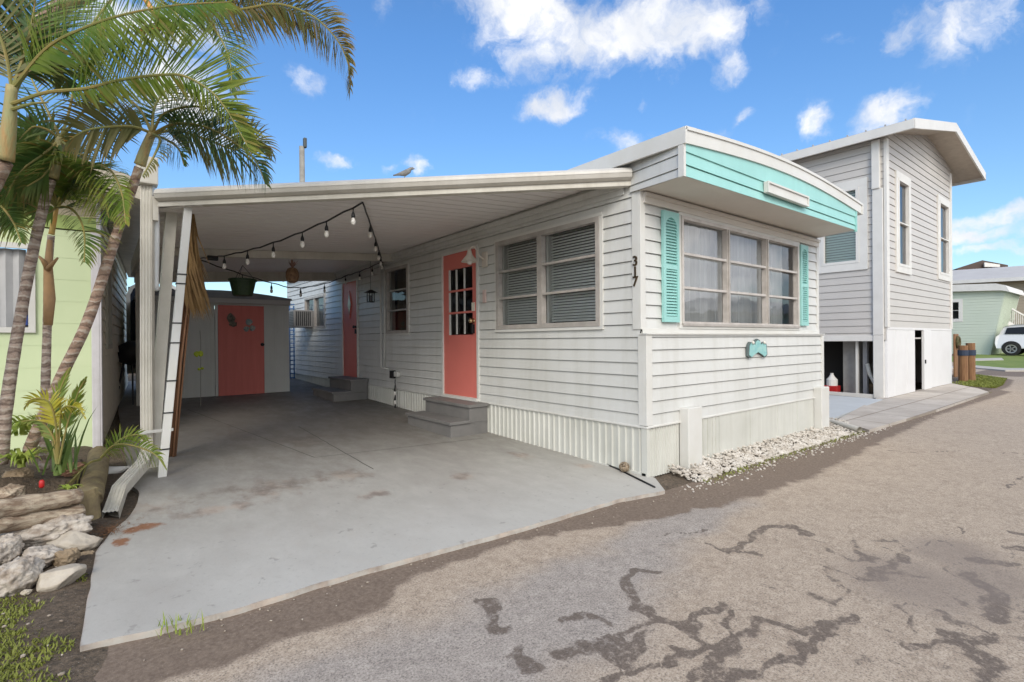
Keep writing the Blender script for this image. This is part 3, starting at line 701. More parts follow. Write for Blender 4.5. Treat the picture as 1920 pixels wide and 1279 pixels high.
mb=MB(); mb.box(.02,WX-.02,.0,.036,zr-.045,zr-.014); mb.box(.02,WX-.02,.015,.036,zr-.10,zr-.046); mb.build('soffit_moulding',SOFF,home)
mb=MB(); mb.hexa([(3.40,YH,zr+.02),(3.42,YH,zr+.02),(WX+.01,.06,zr+.02),(WX-.01,.06,zr+.02),(3.40,YH,2.66),(3.42,YH,2.66),(WX+.01,.06,2.66),(WX-.01,.06,2.66)]); mb.build('hood_side',WHITE,home)
# name board on the fascia
mb=MB(); a=1.13;b=1.86; zt=2.66
p0=(1.137,-0.450,2.567); p1=(1.995,-0.450,2.588); p2=(2.018,-0.450,2.463); p3=(1.156,-0.450,2.465)
mb.box(p0[0],p1[0],YH-.045,YH-.012,p3[2],p0[2]-.0)
mb.build('blank_name_board',WTRIM,home,bevel=.006)
x0,x1,z0_,z1_=p0[0],p1[0],p3[2],p0[2]
mb=MB(); mb.box(x0,x1,YH-.058,YH-.046,z1_-.016,z1_); mb.box(x0,x1,YH-.058,YH-.046,z0_,z0_+.016); mb.box(x0,x0+.016,YH-.058,YH-.046,z0_+.016,z1_-.016); mb.box(x1-.016,x1,YH-.058,YH-.046,z0_+.016,z1_-.016)
mb.build('board_frame',WTRIM,home)
# front window
window(home,FU,*FW,cols=(1.355,2.17),rows=3,fm=ALUL,fw_=.030,glass=GLASSR,trim=WTRIM,trim_w=.035,proud=.035,curtain=CURT,label='three bay jalousie front window between teal shutters')
mb=MB()
for c in (1.355,2.17): FU.box(mb,c-.012,c+.012,.030,.042,FW[2]+.03,FW[3]-.03)
FU.box(mb,FW[0],FW[1],.03,.045,FW[2]-.01,FW[2]+.012)
mb.build('window_mullion',ALU,home)
# side windows
w_=window(home,FS,*W1,cols=(1.29,),rows=3,fm=ALU,fw_=.045,blind=BLIND,trim=WTRIM,trim_w=.03,proud=.035,rec=.03)
window(home,FS,*W2,cols=(),rows=3,fm=ALU,fw_=.045,trim=WTRIM,trim_w=.025,curtain=mat('dark_curtain',(.10,.085,.06),.8),proud=.03)
window(home,FS,*W3,cols=(8.5,),rows=1,fm=ALU,fw_=.04,trim=WTRIM,trim_w=.02,blind=BLINDW,proud=.03)
# shutters
def shutter(u0,u1,z0,z1):
    mb=MB(); f=.032
    FU.box(mb,u0,u0+f,.014,.042,z0,z1); FU.box(mb,u1-f,u1,.014,.042,z0,z1); 
    for a,b in ((z0,z0+.05),(z1-.05,z1),((z0+z1)/2-.02,(z0+z1)/2+.02)): FU.box(mb,u0+f,u1-f,.014,.041,a,b)
    FU.box(mb,u0+f,u1-f,.013,.018,z0+.05,z1-.05)
    z=z0+.055
    while z<z1-.07:
        if abs(z-(z0+z1)/2)>.03:
            q=[FU.p(u0+f,.036,z),FU.p(u1-f,.036,z),FU.p(u1-f,.016,z+.022),FU.p(u0+f,.016,z+.022)]
            mb.add(q+[p+Vector((0,0,.006)) for p in q],[(0,1,5,4),(4,5,6,7),(0,3,2,1)])
        z+=.026
    # arched head of the louvre field
    c=(u0+u1)/2; r=(u1-u0)/2-f
    for k in range(6):
        a0=math.pi*k/6; a1=math.pi*(k+1)/6
        for s in (1,):
            mb.hexa([FU.p(c+r*math.cos(a0),n,z1-.05-r+r*math.sin(a0)) if i in(0,) else FU.p(c+r*math.cos(a1),n,z1-.05-r+r*math.sin(a1)) if i==1 else FU.p(c+r*math.cos(a1),n,z1-.04) if i==2 else FU.p(c+r*math.cos(a0),n,z1-.04) for n in (.018,.0395) for i in range(4)])
    mb.build('shutter',TEAL,home)
shutter(.270,.500,1.31,2.275); shutter(2.99,3.19,1.31,2.275)
# doors
def frame_casing(F,d,wm,nm='door_casing',t=.035):
    mb=MB(); F.box(mb,d[0]-t,d[0],.0,.028,d[2]-.03,d[3]+t); F.box(mb,d[1],d[1]+t,.0,.028,d[2]-.03,d[3]+t); F.box(mb,d[0],d[1],.0,.026,d[3],d[3]+t); F.box(mb,d[0]-.02,d[1]+.02,.0,.05,d[2]-.05,d[2]-.005)
    return mb
frame_casing(FS,D1,WTRIM).build('door_casing',WTRIM,home)
dl=(D1[0]+.10,D1[1]-.13,1.235,2.07)
mb=MB(); 
F=FS
F.box(mb,D1[0],dl[0],-.02,.012,D1[2],D1[3]); F.box(mb,dl[1],D1[1],-.02,.012,D1[2],D1[3]); F.box(mb,dl[0],dl[1],-.02,.012,D1[2],dl[2]); F.box(mb,dl[0],dl[1],-.02,.012,dl[3],D1[3])
for k in (1,2): 
    z=dl[2]+(dl[3]-dl[2])*k/3; F.box(mb,dl[0]-.012,dl[1]+.012,.001,.016,z-.013,z+.013)
door=mb.build('door',CORAL,home,label='coral front door with nine small panes',bevel=.002)
mb=MB()
for k in (1,2): 
    u=dl[0]+(dl[1]-dl[0])*k/3; F.box(mb,u-.012,u+.012,.0,.013,dl[2]+.01,dl[3]-.01)
F.box(mb,dl[1]-.035,dl[1],.0,.012,dl[2],dl[3])
mb.build('muntin',WTRIM,door)
mb=MB(); mb.add([F.p(dl[0],-.008,dl[2]),F.p(dl[1],-.008,dl[2]),F.p(dl[1],-.008,dl[3]),F.p(dl[0],-.008,dl[3])],[(3,2,1,0)]); mb.build('pane',GLASS,door)
mb=MB(); F.box(mb,D1[0]+.045,D1[0]+.095,.012,.030,1.52,1.62); mb.build('deadbolt_plate',mat('ivory_plastic',(.72,.68,.56),.4),door)
mb=MB(); mb.lathe(F.p(D1[0]+.07,.012,1.40),[(.03,0),(.03,.01),(.012,.02),(.028,.035),(.03,.055),(.018,.07)],12,(-1,0,0)); mb.build('door_knob',mat('brass_knob',(.55,.40,.22),.25,metal=.9),door,smooth=True)
mb=MB(); F.box(mb,D1[0]+.05,D1[0]+.09,.012,.05,1.25,1.36); mb.build('lock_box',BLACK,door,bevel=.005)
frame_casing(FS,D2,WTRIM).build('door_casing',WTRIM,home)
mb=MB(); F.box(mb,D2[0],D2[1],-.02,.010,D2[2],D2[3]); door2=mb.build('door',CORALD,home,label='plain coral rear door with a diamond pane')
mb=MB(); dc=((D2[0]+D2[1])/2,1.83); dia=[(0,.25),(.10,0),(0,-.25),(-.10,0)]
mb.prism([F.p(dc[0]+a,.010,dc[1]+b) for a,b in dia],(-.012,0,0)); mb.build('diamond_frame',CORALD,door2)
mb=MB(); mb.prism([F.p(dc[0]+a*.72,.024,dc[1]+b*.78) for a,b in dia],(-.004,0,0)); mb.build('diamond_pane',mat('ochre_glass',(.20,.13,.06),.2),door2)
mb=MB(); mb.lathe(F.p(D2[0]+.07,.010,1.42),[(.03,0),(.012,.02),(.028,.04),(.02,.06)],10,(-1,0,0)); F.box(mb,D2[0]+.05,D2[0]+.09,.01,.03,1.30,1.38); mb.build('door_knob',BLACK,door2,smooth=False)
# wall lamp by the door
lp=(0.000,2.251,2.107)
mb=MB(); mb.box(-.012-.02,-.012,lp[1]-.055,lp[1]+.055,lp[2]-.09,lp[2]+.09); lamp=mb.build('wall_lamp',mat('ivory_metal',(.66,.60,.52),.4),home,label='ivory gooseneck wall lamp with a bell shade',bevel=.01)
y0=lp[1]; z0=lp[2]
arc=[(-.03,y0,z0+.0),(-.09,y0+.01,z0+.03),(-.12,y0+.02,z0+.10),(-.15,y0+.03,z0+.14),(-.19,y0+.035,z0+.13),(-.21,y0+.04,z0+.09)]
mb=MB(); mb.tube(arc,.010,8); mb.build('lamp_arm',MATS['ivory_metal'],lamp,smooth=True)
c=arc[-1]
mb=MB(); mb.lathe((c[0],c[1],c[2]-.02),[(.02,.03),(.028,0),(.035,-.03),(.06,-.06),(.095,-.105),(.10,-.11),(.09,-.108),(.05,-.06)],18); mb.build('lamp_shade',MATS['ivory_metal'],lamp,smooth=True)
mb=MB(); mb.lathe((c[0],c[1],c[2]-.10),[(.01,.03),(.032,0),(.036,-.03),(.02,-.06)],12); mb.build('bulb',BULB,lamp,smooth=True)
# switch plate
sp=(0.000,2.268,1.678)
mb=MB(); mb.box(-.028,-.012,sp[1]-.03,sp[1]+.03,sp[2]-.075,sp[2]+.075); mb.build('door_bell_plate',mat('pinkish_plate',(.66,.50,.45),.5),home,bevel=.004)
# conduit and outlet
c0=(0.000,5.116,2.429); c1=(0.000,5.150,0.732); c2=(0.000,4.797,0.687)
mb=MB(); mb.tube([(-.035,c0[1],2.46),(-.035,c0[1],c1[2]+.03),(-.035,c0[1]-.03,c1[2]),(-.035,c2[1]+.05,c1[2])],.013,8)
mb.tube([(-.03,c0[1]-.13,2.46),(-.03,c0[1]-.13,c1[2]+.02)],.009,8); mb.build('conduit',WTRIM,home,smooth=True)
ob_=(0.000,4.686,0.643)
mb=MB(); mb.box(-.075,-.013,ob_[1]-.05,ob_[1]+.05,ob_[2]-.05,ob_[2]+.07); mb.build('outlet_box',BLACK,home,bevel=.006)
mb=MB(); mb.box(-.07,-.013,ob_[1]-.21,ob_[1]-.09,ob_[2]-.02,ob_[2]+.06); mb.build('outlet_cover',WTRIM,home,bevel=.01)
# window air conditioner at the back
mb=MB(); mb.box(-.42,-.02,8.55,9.10,1.47,1.83); ac=mb.build('air_conditioner',mat('grey_plastic',(.22,.215,.21),.5),home,bevel=.01)
mb=MB(); 
for k in range(9): mb.box(-.424,-.419,8.58,9.07,1.50+k*.034,1.515+k*.034)
for k in range(8): mb.box(-.38+k*.04,-.36+k*.04,8.546,8.551,1.50,1.80)
mb.build('grille',BLACK,ac)
# house number 3 1 7
def text(body,size,loc,U,Nn,m_,name,parent=None,ext=.004):
    cu=bpy.data.curves.new('t','FONT'); cu.body=body; cu.size=size; cu.extrude=ext; cu.align_x='CENTER'; cu.align_y='CENTER'; cu.offset=.0015
    o=bpy.data.objects.new('t',cu); COL.objects.link(o); bpy.context.view_layer.update()
    me=bpy.data.meshes.new_from_object(o.evaluated_get(bpy.context.evaluated_depsgraph_get())); bpy.data.objects.remove(o); bpy.data.curves.remove(cu)
    U=Vector(U); Nn=Vector(Nn); Z=Vector((0,0,1)); L_=Vector(loc)
    inv=rootm(parent).inverted() if parent else Matrix.Identity(4)
    for v in me.vertices: v.co=inv@(L_+U*v.co.x+Z*v.co.y+Nn*v.co.z)
    me.materials.clear(); me.materials.append(m_)
    o=bpy.data.objects.new(name,me); COL.objects.link(o); o.parent=parent; return o
for ch,(px,py,pz) in zip('317',((0.000,0.092,1.814),(0.000,0.093,1.724),(0.000,0.093,1.644))):
    text(ch,.115,(-.026,.085,pz),(0,-1,0),(-1,0,0),BRONZE,'house_number',home)
# plaque with two little bumps, hung on the front wall
pc=(1.823,-0.020,1.043)
pl=[]
def plq(s,dy): 
    pts=[(-.215,-.06),(-.20,.05),(-.16,.085),(-.11,.075),(-.07,.055),(-.05,.10),(.0,.115),(.05,.10),(.07,.055),(.11,.075),(.16,.085),(.20,.05),(.215,-.06),(.16,-.085),(.10,-.06),(0,-.025),(-.10,-.06),(-.16,-.085)]
    return [(pc[0]+a*s,dy,pc[2]+b*s) for a,b in pts]
mb=MB(); mb.prism(plq(1,-.014),(0,-.022,0)); mb.build  # outline board
pq=single(mb,'wall_plaque',mat('plaque_wood_edge',(.10,.13,.13),.6),'small scalloped teal plaque hanging on the white lap siding under the front window','plaque',origin=(pc[0],-.02,pc[2]),bevel=.003)
mb=MB(); mb.prism([(a-pc[0],b+.02,c-pc[2]) for a,b,c in plq(.86,-.037)],(0,-.006,0)); f=mb.build('plaque_face',mat('plaque_teal',(.20,.46,.47),.5,(.34,.56,.52),22,.6),None); f.parent=pq
for sx in (-1,1):
    mb=MB(); mb.blob((.12*sx,-.03,.075),(.022,.012,.02),1,.1,1); f=mb.build('plaque_shell',mat('shell_white',(.7,.68,.62),.5),None,smooth=True); f.parent=pq
# steps
def steps(y0,y1,xl,xu,zl,zu,label):
    r=empty('wooden_steps',label,'steps',(0,(y0+y1)/2,g((y0+y1)/2)),group='grey painted wooden steps')
    zf=g((y0+y1)/2)+.03
    mb=MB(); mb.box(xl+.012,-.03,y0+.012,y1-.012,zf-.03,zl-.034); mb.box(xu+.012,-.03,y0+.012,y1-.012,zl-.034,zu-.034)
    mb.build('riser_box',STEPM,r,bevel=.004)
    mb=MB(); mb.box(xl-.01,xu+.011,y0-.008,y1+.008,zl-.034,zl); mb.build('tread',STEPM,r,bevel=.004)
    mb=MB(); mb.box(xu-.01,-.024,y0-.008,y1+.008,zu-.034,zu); mb.build('tread',STEPM,r,bevel=.004)
    mb=MB()
    for k in range(1,4):
        z=zf+(zl-.034-zf)*k/4 if k<2 else 0
    mb.box(xl+.008,-.03,y0+.009,y0+.013,zl-.045,zl-.039); mb.build('side_batten',STEPM,r)
steps(2.20,3.25,-.54,-.29,.265,.435,'grey wooden steps below the nine pane coral door')
steps(5.66,6.72,-.62,-.33,.345,.53,'darker grey wooden steps below the rear coral door')
# ================================================================ carport
cp=empty('carport','white flat metal carport roof attached to the mobile home over the grey slab','carport',(-1.6,4,0))
def cz(x,y): return 2.545+.070*min(0,x)-.009*(y-.7)
EA=Vector((-.03,.12)); EB=Vector((-3.14,2.62)); dE=(EB-EA).normalized(); nE=Vector((dE.y,-dE.x))   # nE must face the viewer
if nE.y>0: nE=-nE
YB=7.25; XL=-3.14
# ceiling: ribs along x
mb=MB(); y=.12; P=.15
prof=[(0,0),(.40,-.004),(.80,0),(.82,.03),(.90,.03),(.92,0),(1,0)]
pts=[]
while y<YB:
    for a,b in prof[:-1]: pts.append((y+a*P,b))
    y+=P
pts=[p for p in pts if p[0]<YB]
def xl_at(y): # skewed front edge
    if y>=EB.y: return XL
    t=(y-EA.y)/(EB.y-EA.y); return EA.x+(EB.x-EA.x)*max(0,t)
vs=[]
for (yy,dz) in pts:
    xr=-.012; xl=xl_at(yy); vs+=[(xr,yy,cz(xr,yy)+dz),(xl,yy,cz(xl,yy)+dz)]
mb.add(vs,[(2*i,2*i+1,2*i+3,2*i+2) for i in range(len(pts)-1)])
mb.build('ceiling_panel',CEIL,cp)
vs=[(-.06,.15,2.66),(-.06,YB,2.56),(XL,YB,2.38),(XL,EB.y,2.43),(-.06,.12,2.66)]
mb=MB(); mb.add([(x,y,z) for x,y,z in ((-.03,.14,2.60),(-.03,YB,2.56),(XL,YB,2.36),(XL,EB.y,2.43))],[(0,1,2,3)]); mb.build('roof_sheet',mat('roof_sheet',(.55,.55,.53),.5),cp)
# front gutter (profile swept along the skewed edge)
def sweep(prof,a,b,za,zb_,name,m_,par,nn=nE):
    mb=MB(); n=len(prof); vs=[]
    for (p,z) in ((a,za),(b,zb_)):
        for (o_,h_) in prof: vs.append((p.x+nn.x*o_,p.y+nn.y*o_,z+h_))
    mb.add(vs,[(i,(i+1)%n,(i+1)%n+n,i+n) for i in range(n)]+[tuple(range(n-1,-1,-1)),tuple(range(n,2*n))]); return mb.build(name,m_,par)
gp=[(-.10,.02),(-.10,.105),(.0,.105),(.0,.132),(.012,.136),(.03,.128),(.055,.105),(.06,.075),(.05,.047),(.02,.032),(.0,.028),(.0,.02)]
sweep(gp,EA,EB,2.468,2.330,'gutter',GUT,cp)
sweep([(-.06,-.015),(-.06,.02),(.006,.02),(.010,.005),(.010,-.015)],EA,EB,2.468,2.330,'gutter_lip',CREAM,cp)
sweep([(.058,.08),(.058,.087),(.064,.087),(.064,.08)],EA,EB,2.468,2.330,'gutter_bead',GUT,cp)
# cross beam
zb1=2.40
mb=MB(); mb.hexa([(-.02,4.70,2.395),(-.02,4.78,2.395),(XL,4.78,2.19),(XL,4.70,2.19),(-.02,4.70,2.50),(-.02,4.78,2.50),(XL,4.78,2.28),(XL,4.70,2.28)]); mb.build('cross_beam',CREAM,cp)
mb=MB(); mb.hexa([(-.02,YB-.08,2.33),(-.02,YB,2.33),(XL,YB,2.10),(XL,YB-.08,2.10),(-.02,YB-.08,2.50),(-.02,YB,2.50),(XL,YB,2.27),(XL,YB-.08,2.27)]); mb.build('rear_beam',CREAM,cp)
mb=MB(); mb.box(XL-.04,XL+.0,EB.y,YB,2.20,2.40); mb.build('side_beam',CREAM,cp)
mb=MB(); mb.box(-.05,-.014,.2,YB,2.45,2.50) ; mb.box(-.03,-.013,.2,YB,2.40,2.449); mb.build('wall_rail',WHITE,cp)
def post(a,b,w_,d_,m_,lab=None):
    mb=MB(); mb.beam(a,b,w_,d_,(0,1,0)); return mb.build('post',m_,cp,label=lab,bevel=.004)
post((-3.195,2.723,0.084),(-3.030,2.789,2.377),.085,.085,CREAM)
pb=post((-3.155,2.334,0.067),(-2.933,2.546,2.337),.06,.06,WTRIM,'leaning white post with dark straps')
mb=MB(); A_=Vector((-3.155,2.334,0.067)); B_=Vector((-2.933,2.546,2.337))
for py in (522,540,615,652,722,780,845):
    t=(900-py)/(900-387); c=A_.lerp(B_,t); mb.box(c.x-.036,c.x+.036,c.y-.036,c.y+.036,c.z-.005,c.z+.005)
mb.build('strap',BLACK,pb)
post((XL+.03,6.9,g(6.9)),(XL+.03,6.9,2.2),.06,.06,CREAM)
# ================================================================ downspout
mb=MB()
def rect_sweep(mb,pts,w_,d_,flute=True):
    pts=[Vector(p) for p in pts]; n=len(pts); prof=[]
    k=4
    for i in range(k): 
        u=-w_/2+w_*i/k; prof+= [(u+w_*.02,-d_/2),(u+w_/k*.45,-d_/2),(u+w_/k*.55,-d_/2+.006),(u+w_/k*.9,-d_/2+.006)]
    prof+=[(w_/2,-d_/2),(w_/2,d_/2),(-w_/2,d_/2)]; m_=len(prof); vs=[]
    for i,p in enumerate(pts):
        d=(pts[min(i+1,n-1)]-pts[max(i-1,0)]).normalized()
        r=Vector((.94,-.34,0)); q=d.cross(r).normalized()
        if q.dot(Vector((.62,.78,0)))<0: q=-q
        for a,b in prof: vs.append(p+r*a+q*b)
    mb.add(vs,[(i*m_+j,i*m_+(j+1)%m_,(i+1)*m_+(j+1)%m_,(i+1)*m_+j) for i in range(n-1) for j in range(m_)])
rect_sweep(mb,[(-3.209,2.676,2.556),(-3.219,2.657,1.808),(-3.227,2.635,0.911),(-3.230,2.598,0.269),(-3.273,2.402,0.201),(-3.431,1.864,0.146),(-3.484,1.497,0.069)],.088,.065)
ds=single(mb,'downspout',CREAM,'big cream rectangular downspout kicking out onto the slab between the houses','downspout',origin=(-3.231,2.598,0.158))
oo=Vector((-3.231,2.598,0.158))
mb=MB(); c=Vector((-3.190,2.661,2.623))-oo; mb.box(c.x-.10,c.x+.05,c.y-.07,c.y+.07,c.z-.13,c.z+.10); f=mb.build('gutter_box',CREAM,None,bevel=.01); f.parent=ds
for py in (808,):
    mb=MB(); c=Vector((-3.226,2.595,0.433))-oo; mb.box(c.x-.07,c.x+.17,c.y-.06,c.y-.05,c.z-.012,c.z+.012); f=mb.build('strap',WTRIM,None); f.parent=ds
mb=MB(); mb.tube([(-3.153,2.695,2.343),(-3.152,2.693,2.092),(-3.162,2.700,1.658),(-3.152,2.692,1.613)],.026,8)
single(mb,'drain_pipe',mat('white_pvc',(.75,.76,.76),.3),'thin white plastic pipe hanging down behind the big downspout','pipe',origin=(-3.153,2.695,2.343),smooth=True)
# reed screen roll and thatch
REED=mat('reed',(.30,.155,.085),.8,(.20,.10,.05),9,.5,.2,80,stretch=(6,6,.6)); THAT=mat('dry_thatch',(.34,.215,.09),.85,(.20,.115,.05),14,.5,trans=.15)
mb=MB(); A_=Vector((-3.042,3.048,0.218)); B_=Vector((-2.886,3.056,1.782))
for k in range(34):
    a=rnd.uniform(0,6.28); r=rnd.uniform(0,.055); o_=Vector((r*math.cos(a),r*math.sin(a),0)); mb.tube([A_+o_+Vector((0,0,-.18)),A_.lerp(B_,.5)+o_+Vector((rnd.uniform(-.01,.01),0,0)),B_+o_+Vector((0,0,rnd.uniform(-.06,.02)))],.009,5)
single(mb,'reed_screen_roll',REED,'brown rolled reed screen leaning against the leaning white post','reed screen',origin=A_,smooth=True)
mb=MB(); tp=Vector((-2.907,2.819,2.369)); 
for k in range(240):
    a=rnd.uniform(-.5,1); st=tp+Vector((rnd.uniform(-.03,.04),rnd.uniform(-.06,.06),rnd.uniform(-.45,.02)))
    ln=rnd.uniform(.5,1.0); ex=.02+.15*rnd.random()
    e=Vector((st.x+ex*(.9),st.y+rnd.uniform(-.08,.05),max(tp.z-.98+rnd.uniform(-.04,.1),st.z-ln)))
    m1=st.lerp(e,.5)+Vector((rnd.uniform(-.05,-.02),0,.02)); wv=Vector((.004,-.003,0))*rnd.uniform(.6,2)
    mb.add([st-wv,st+wv,m1+wv*1.6,m1-wv*1.6,e],[(0,1,2,3),(3,2,4)])
single(mb,'thatch_bundle',THAT,'shaggy bundle of dry palm thatch hanging at the front left carport post','thatch',origin=tp)
# ================================================================ shed
sh=empty('shed','pale grey storage shed with a coral plank door under the far end of the carport','shed',(-1.7,8.5,g(8.5)))
FSH=FR((-3.05,7.48,0),(1,0,0),(0,-1,0)); FSR=FR((-.80,7.48,0),(0,1,0),(1,0,0))
zs=g(7.5)
sd0=(-1.97+3.05,-1.24+3.05,.225,1.81)
mb=MB(); FSH.box(mb,0,sd0[0]-.05,-.03,0,zs-.02,1.86); FSH.box(mb,sd0[1]+.05,2.25,-.03,0,zs-.02,1.86); FSH.box(mb,sd0[0]-.05,sd0[1]+.05,-.03,0,1.80,1.87)
mb.box(-.83,-.80,7.511,9.4,zs-.02,1.84); mb.box(-3.05,-3.02,7.511,9.4,zs-.02,1.84); mb.box(-3.02,-.831,9.37,9.40,zs,1.84)
u=.12
while u<2.25:
    if not(sd0[0]-.08<u<sd0[1]+.06): FSH.box(mb,u,u+.012,0,.006,zs,1.83)
    u+=.17
mb.build('shed_wall',GREYS,sh)
mb=MB(); FSH.box(mb,-.02,2.27,.002,.05,1.84,1.97); mb.build('roof_fascia',mat('shed_fascia',(.50,.48,.45),.5),sh,bevel=.02)
mb=MB(); vs=[]
for i in range(13):
    x=-3.1+2.34*i/12; z=1.965+.10*math.sin(math.pi*i/12)
    vs+=[(x,7.43,z),(x,9.45,z-.02)]
mb.add(vs,[(2*i,2*i+2,2*i+3,2*i+1) for i in range(12)]); mb.add([(x,7.425,z) for x,y,z in vs[::2]]+[(-.76,7.425,1.93),(-3.1,7.425,1.93)],[tuple(range(15))]); mb.build('shed_roof',SHEDR,sh)
mb=MB(); FSH.box(mb,sd0[0],sd0[1],.0,.03,sd0[2],sd0[3]); 
for k in range(1,6): FSH.box(mb,sd0[0]+(sd0[1]-sd0[0])*k/6,sd0[0]+(sd0[1]-sd0[0])*k/6+.004,.03,.0325,sd0[2],sd0[3])
dsh=mb.build('shed_door',CORALD,sh)
mb=MB(); FSH.box(mb,sd0[0]-.045,sd0[0]-.004,.0,.025,zs,1.83); FSH.box(mb,sd0[1]+.004,sd0[1]+.045,.0,.025,zs,1.83); FSH.box(mb,sd0[0]-.045,sd0[1]+.045,.0,.05,zs-.02,zs+.01); mb.build('door_casing',GREYS,sh)
mb=MB(); mb.lathe(FSH.p(sd0[1]-.03,.03,1.12),[(.03,0),(.012,.02),(.03,.04),(.02,.06)],10,(0,-1,0)); mb.build('door_knob',BLACK,dsh)
c=(-1.774,7.440,1.555)
mb=MB(); mb.blob((c[0],7.435,c[2]+.03),(.06,.012,.10),5,.35,2); mb.blob((c[0]+.03,7.43,c[2]-.07),(.06,.012,.05),6,.3,2); f=mb.build('painted_shell_ornament',mat('ornament_tan',(.24,.20,.15),.7,(.08,.07,.05),25,.6),dsh)
c=(-1.487,7.440,1.465)
mb=MB(); mb.blob((c[0],7.435,c[2]+.06),(.055,.012,.06),8,.3,2); mb.blob((c[0]-.04,7.432,c[2]-.06),(.05,.012,.045),9,.3,2); mb.blob((c[0]+.05,7.431,c[2]-.05),(.05,.012,.05),10,.3,2); f=mb.build('painted_flower_ornament',mat('ornament_aqua',(.10,.22,.20),.7,(.45,.42,.40),18,.6),dsh)
# blue lattice beyond the shed
BLUE=mat('blue_lattice',(.06,.13,.28),.6)
mb=MB(); 
for k in range(9): mb.box(-.78+k*.09,-.755+k*.09,9.9,9.915,.3,2.0)
for k in range(18): mb.box(-.79,-.03,9.885,9.899,.32+k*.1,.345+k*.1)
single(mb,'lattice_panel',BLUE,'blue lattice screen in the gap between the shed and the mobile home','lattice',origin=(-.4,9.9,.3))
mb=MB(); mb.blob((-.60,8.9,.30),(.10,.12,.07),2,.4,2)
single(mb,'pale_rock',mat('pale_rock',(.5,.5,.46),.9,(.25,.25,.2),9,.5),'pale rock on the ground beside the shed corner','rock',origin=(-.55,8.8,.26))
# boundary wall far behind
mb=MB(); mb.box(-8,9,14.0,14.1,.3,1.9); 
single(mb,'back_fence',mat('white_fence',(.66,.66,.62),.5,(.5,.5,.47),2,.5),'plain white boundary wall beyond the shed','wall',origin=(0,14,.39))
# ================================================================ string lights
def hang(pts,sag,n=14):
    out=[]
    for (a,b),s in zip(zip(pts,pts[1:]),sag):
        a=Vector(a);b=Vector(b)
        for i in range(n):
            t=i/n; out.append(a.lerp(b,t)-Vector((0,0,s*4*t*(1-t))))
    out.append(Vector(pts[-1])); return out
HK=Vector((-1.770,1.536,2.365))+Vector((0,.05,-.015))
PL_=Vector((-2.611,4.562,2.177)); P2=Vector((-0.060,4.982,2.424))
sA=hang([PL_,HK],[.10],24); sB=hang([HK,P2],[-.02],20)
PR=Vector((-.05,6.6,2.36)); sC=hang([PL_+Vector((0,.05,0)),(-1.2,5.9,2.02),PR,P2],[.02,.06,.02],12)
sl_=empty('string_lights','black string of clear globe lights looped under the carport roof','string lights',HK)
mb=MB(); wig=lambda L_:[p+Vector((0,0,.006*math.sin(i*2.1))) for i,p in enumerate(L_)]
mb.tube(wig(sA),.008,6); mb.tube(wig(sB),.008,6); mb.tube(wig(sC),.008,6)
dn=[Vector((-0.070,4.541,0.581))+Vector((0.0,.01*math.sin(k*2),-.045*k)) for k in range(11)]
mb.tube([P2,P2+Vector((0,-.02,-.1))],.008,6); mb.build('cord',BLACK,sl_,smooth=True)
mb=MB(); mb.tube(dn,.008,6); mb.build('dangling_cord',BLACK,sl_,smooth=True)
def bulb(p,big=1):
    mb=MB(); p=Vector(p); mb.lathe(p,[(.005,0),(.006,-.035),(.014,-.055),(.017,-.075),(.015,-.09)],10); k=mb.build('socket',BLACK,sl_,smooth=True)
    mb=MB(); mb.lathe(p+Vector((0,0,-.088)),[(.011,0),(.018,-.018),(.022,-.035),(.017,-.055),(.006,-.065)],10); mb.build('bulb',BULB,k,smooth=True)
for t in (.22,.40,.56,.72,.86,.975): 
    bulb(sA[int(t*(len(sA)-1))])
for t in (.28,.52,.72,.88,.98): bulb(sB[int(t*(len(sB)-1))])
for i in (5,9,14,19,24,29,33): bulb(sC[i])
for k in (3,6,9): bulb(dn[k]+Vector((-.01,0,.05)))
mb=MB(); c=Vector(PL_)+Vector((.16,0,.02)); mb.box(c.x-.07,c.x+.05,c.y-.02,c.y+.02,c.z-.03,c.z+.03); mb.build('plug_adapter',BLACK,sl_,bevel=.01)
# hanging basket, pineapple lantern, black lantern
bc=Vector((-2.010,5.200,2.022))
hb=empty('hanging_basket','dark green plastic planter hanging from the carport beam before the shed','planter',(bc.x,bc.y,bc.z))
mb=MB(); mb.lathe(bc+Vector((0,0,0)),[(.115,-.22),(.125,-.21),(.165,-.02),(.178,-.02),(.178,.01),(.165,.01),(.15,-.03)],20); mb.build('pot',mat('green_pot',(.012,.03,.012),.5,(.03,.06,.02),30,.6),hb,smooth=False)
mb=MB(); 
for a in (0,2.1,4.2): mb.tube([bc+Vector((.16*math.cos(a),.16*math.sin(a),0)),bc+Vector((0,0,.20))],.003,5)
mb.build('hanger_wire',BLACK,hb)
mb=MB()
for k in range(70):
    a=rnd.uniform(0,6.28); r=rnd.uniform(.0,.13); p=bc+Vector((r*math.cos(a),r*math.sin(a),-.02)); e=p+Vector((.03*math.cos(a),.03*math.sin(a),rnd.uniform(.02,.06))); s_=Vector((-math.sin(a),math.cos(a),0))*.008; mb.add([p-s_,p+s_,e],[(0,1,2)])
mb.build('foliage',mat('basket_leaves',(.05,.10,.03),.6,trans=.2),hb)
pc_=Vector((-1.413,5.000,2.117))
pn=empty('pineapple_lantern','tan pineapple shaped lantern hanging from the carport ceiling','lantern',pc_)
mb=MB(); mb.lathe(pc_,[(.03,.10),(.065,.08),(.088,.03),(.092,-.03),(.075,-.09),(.03,-.12)],12); mb.build('body',mat('pineapple_wood',(.36,.22,.12),.6,(.16,.09,.05),30,.6,.3,40),pn,smooth=False)
mb=MB()
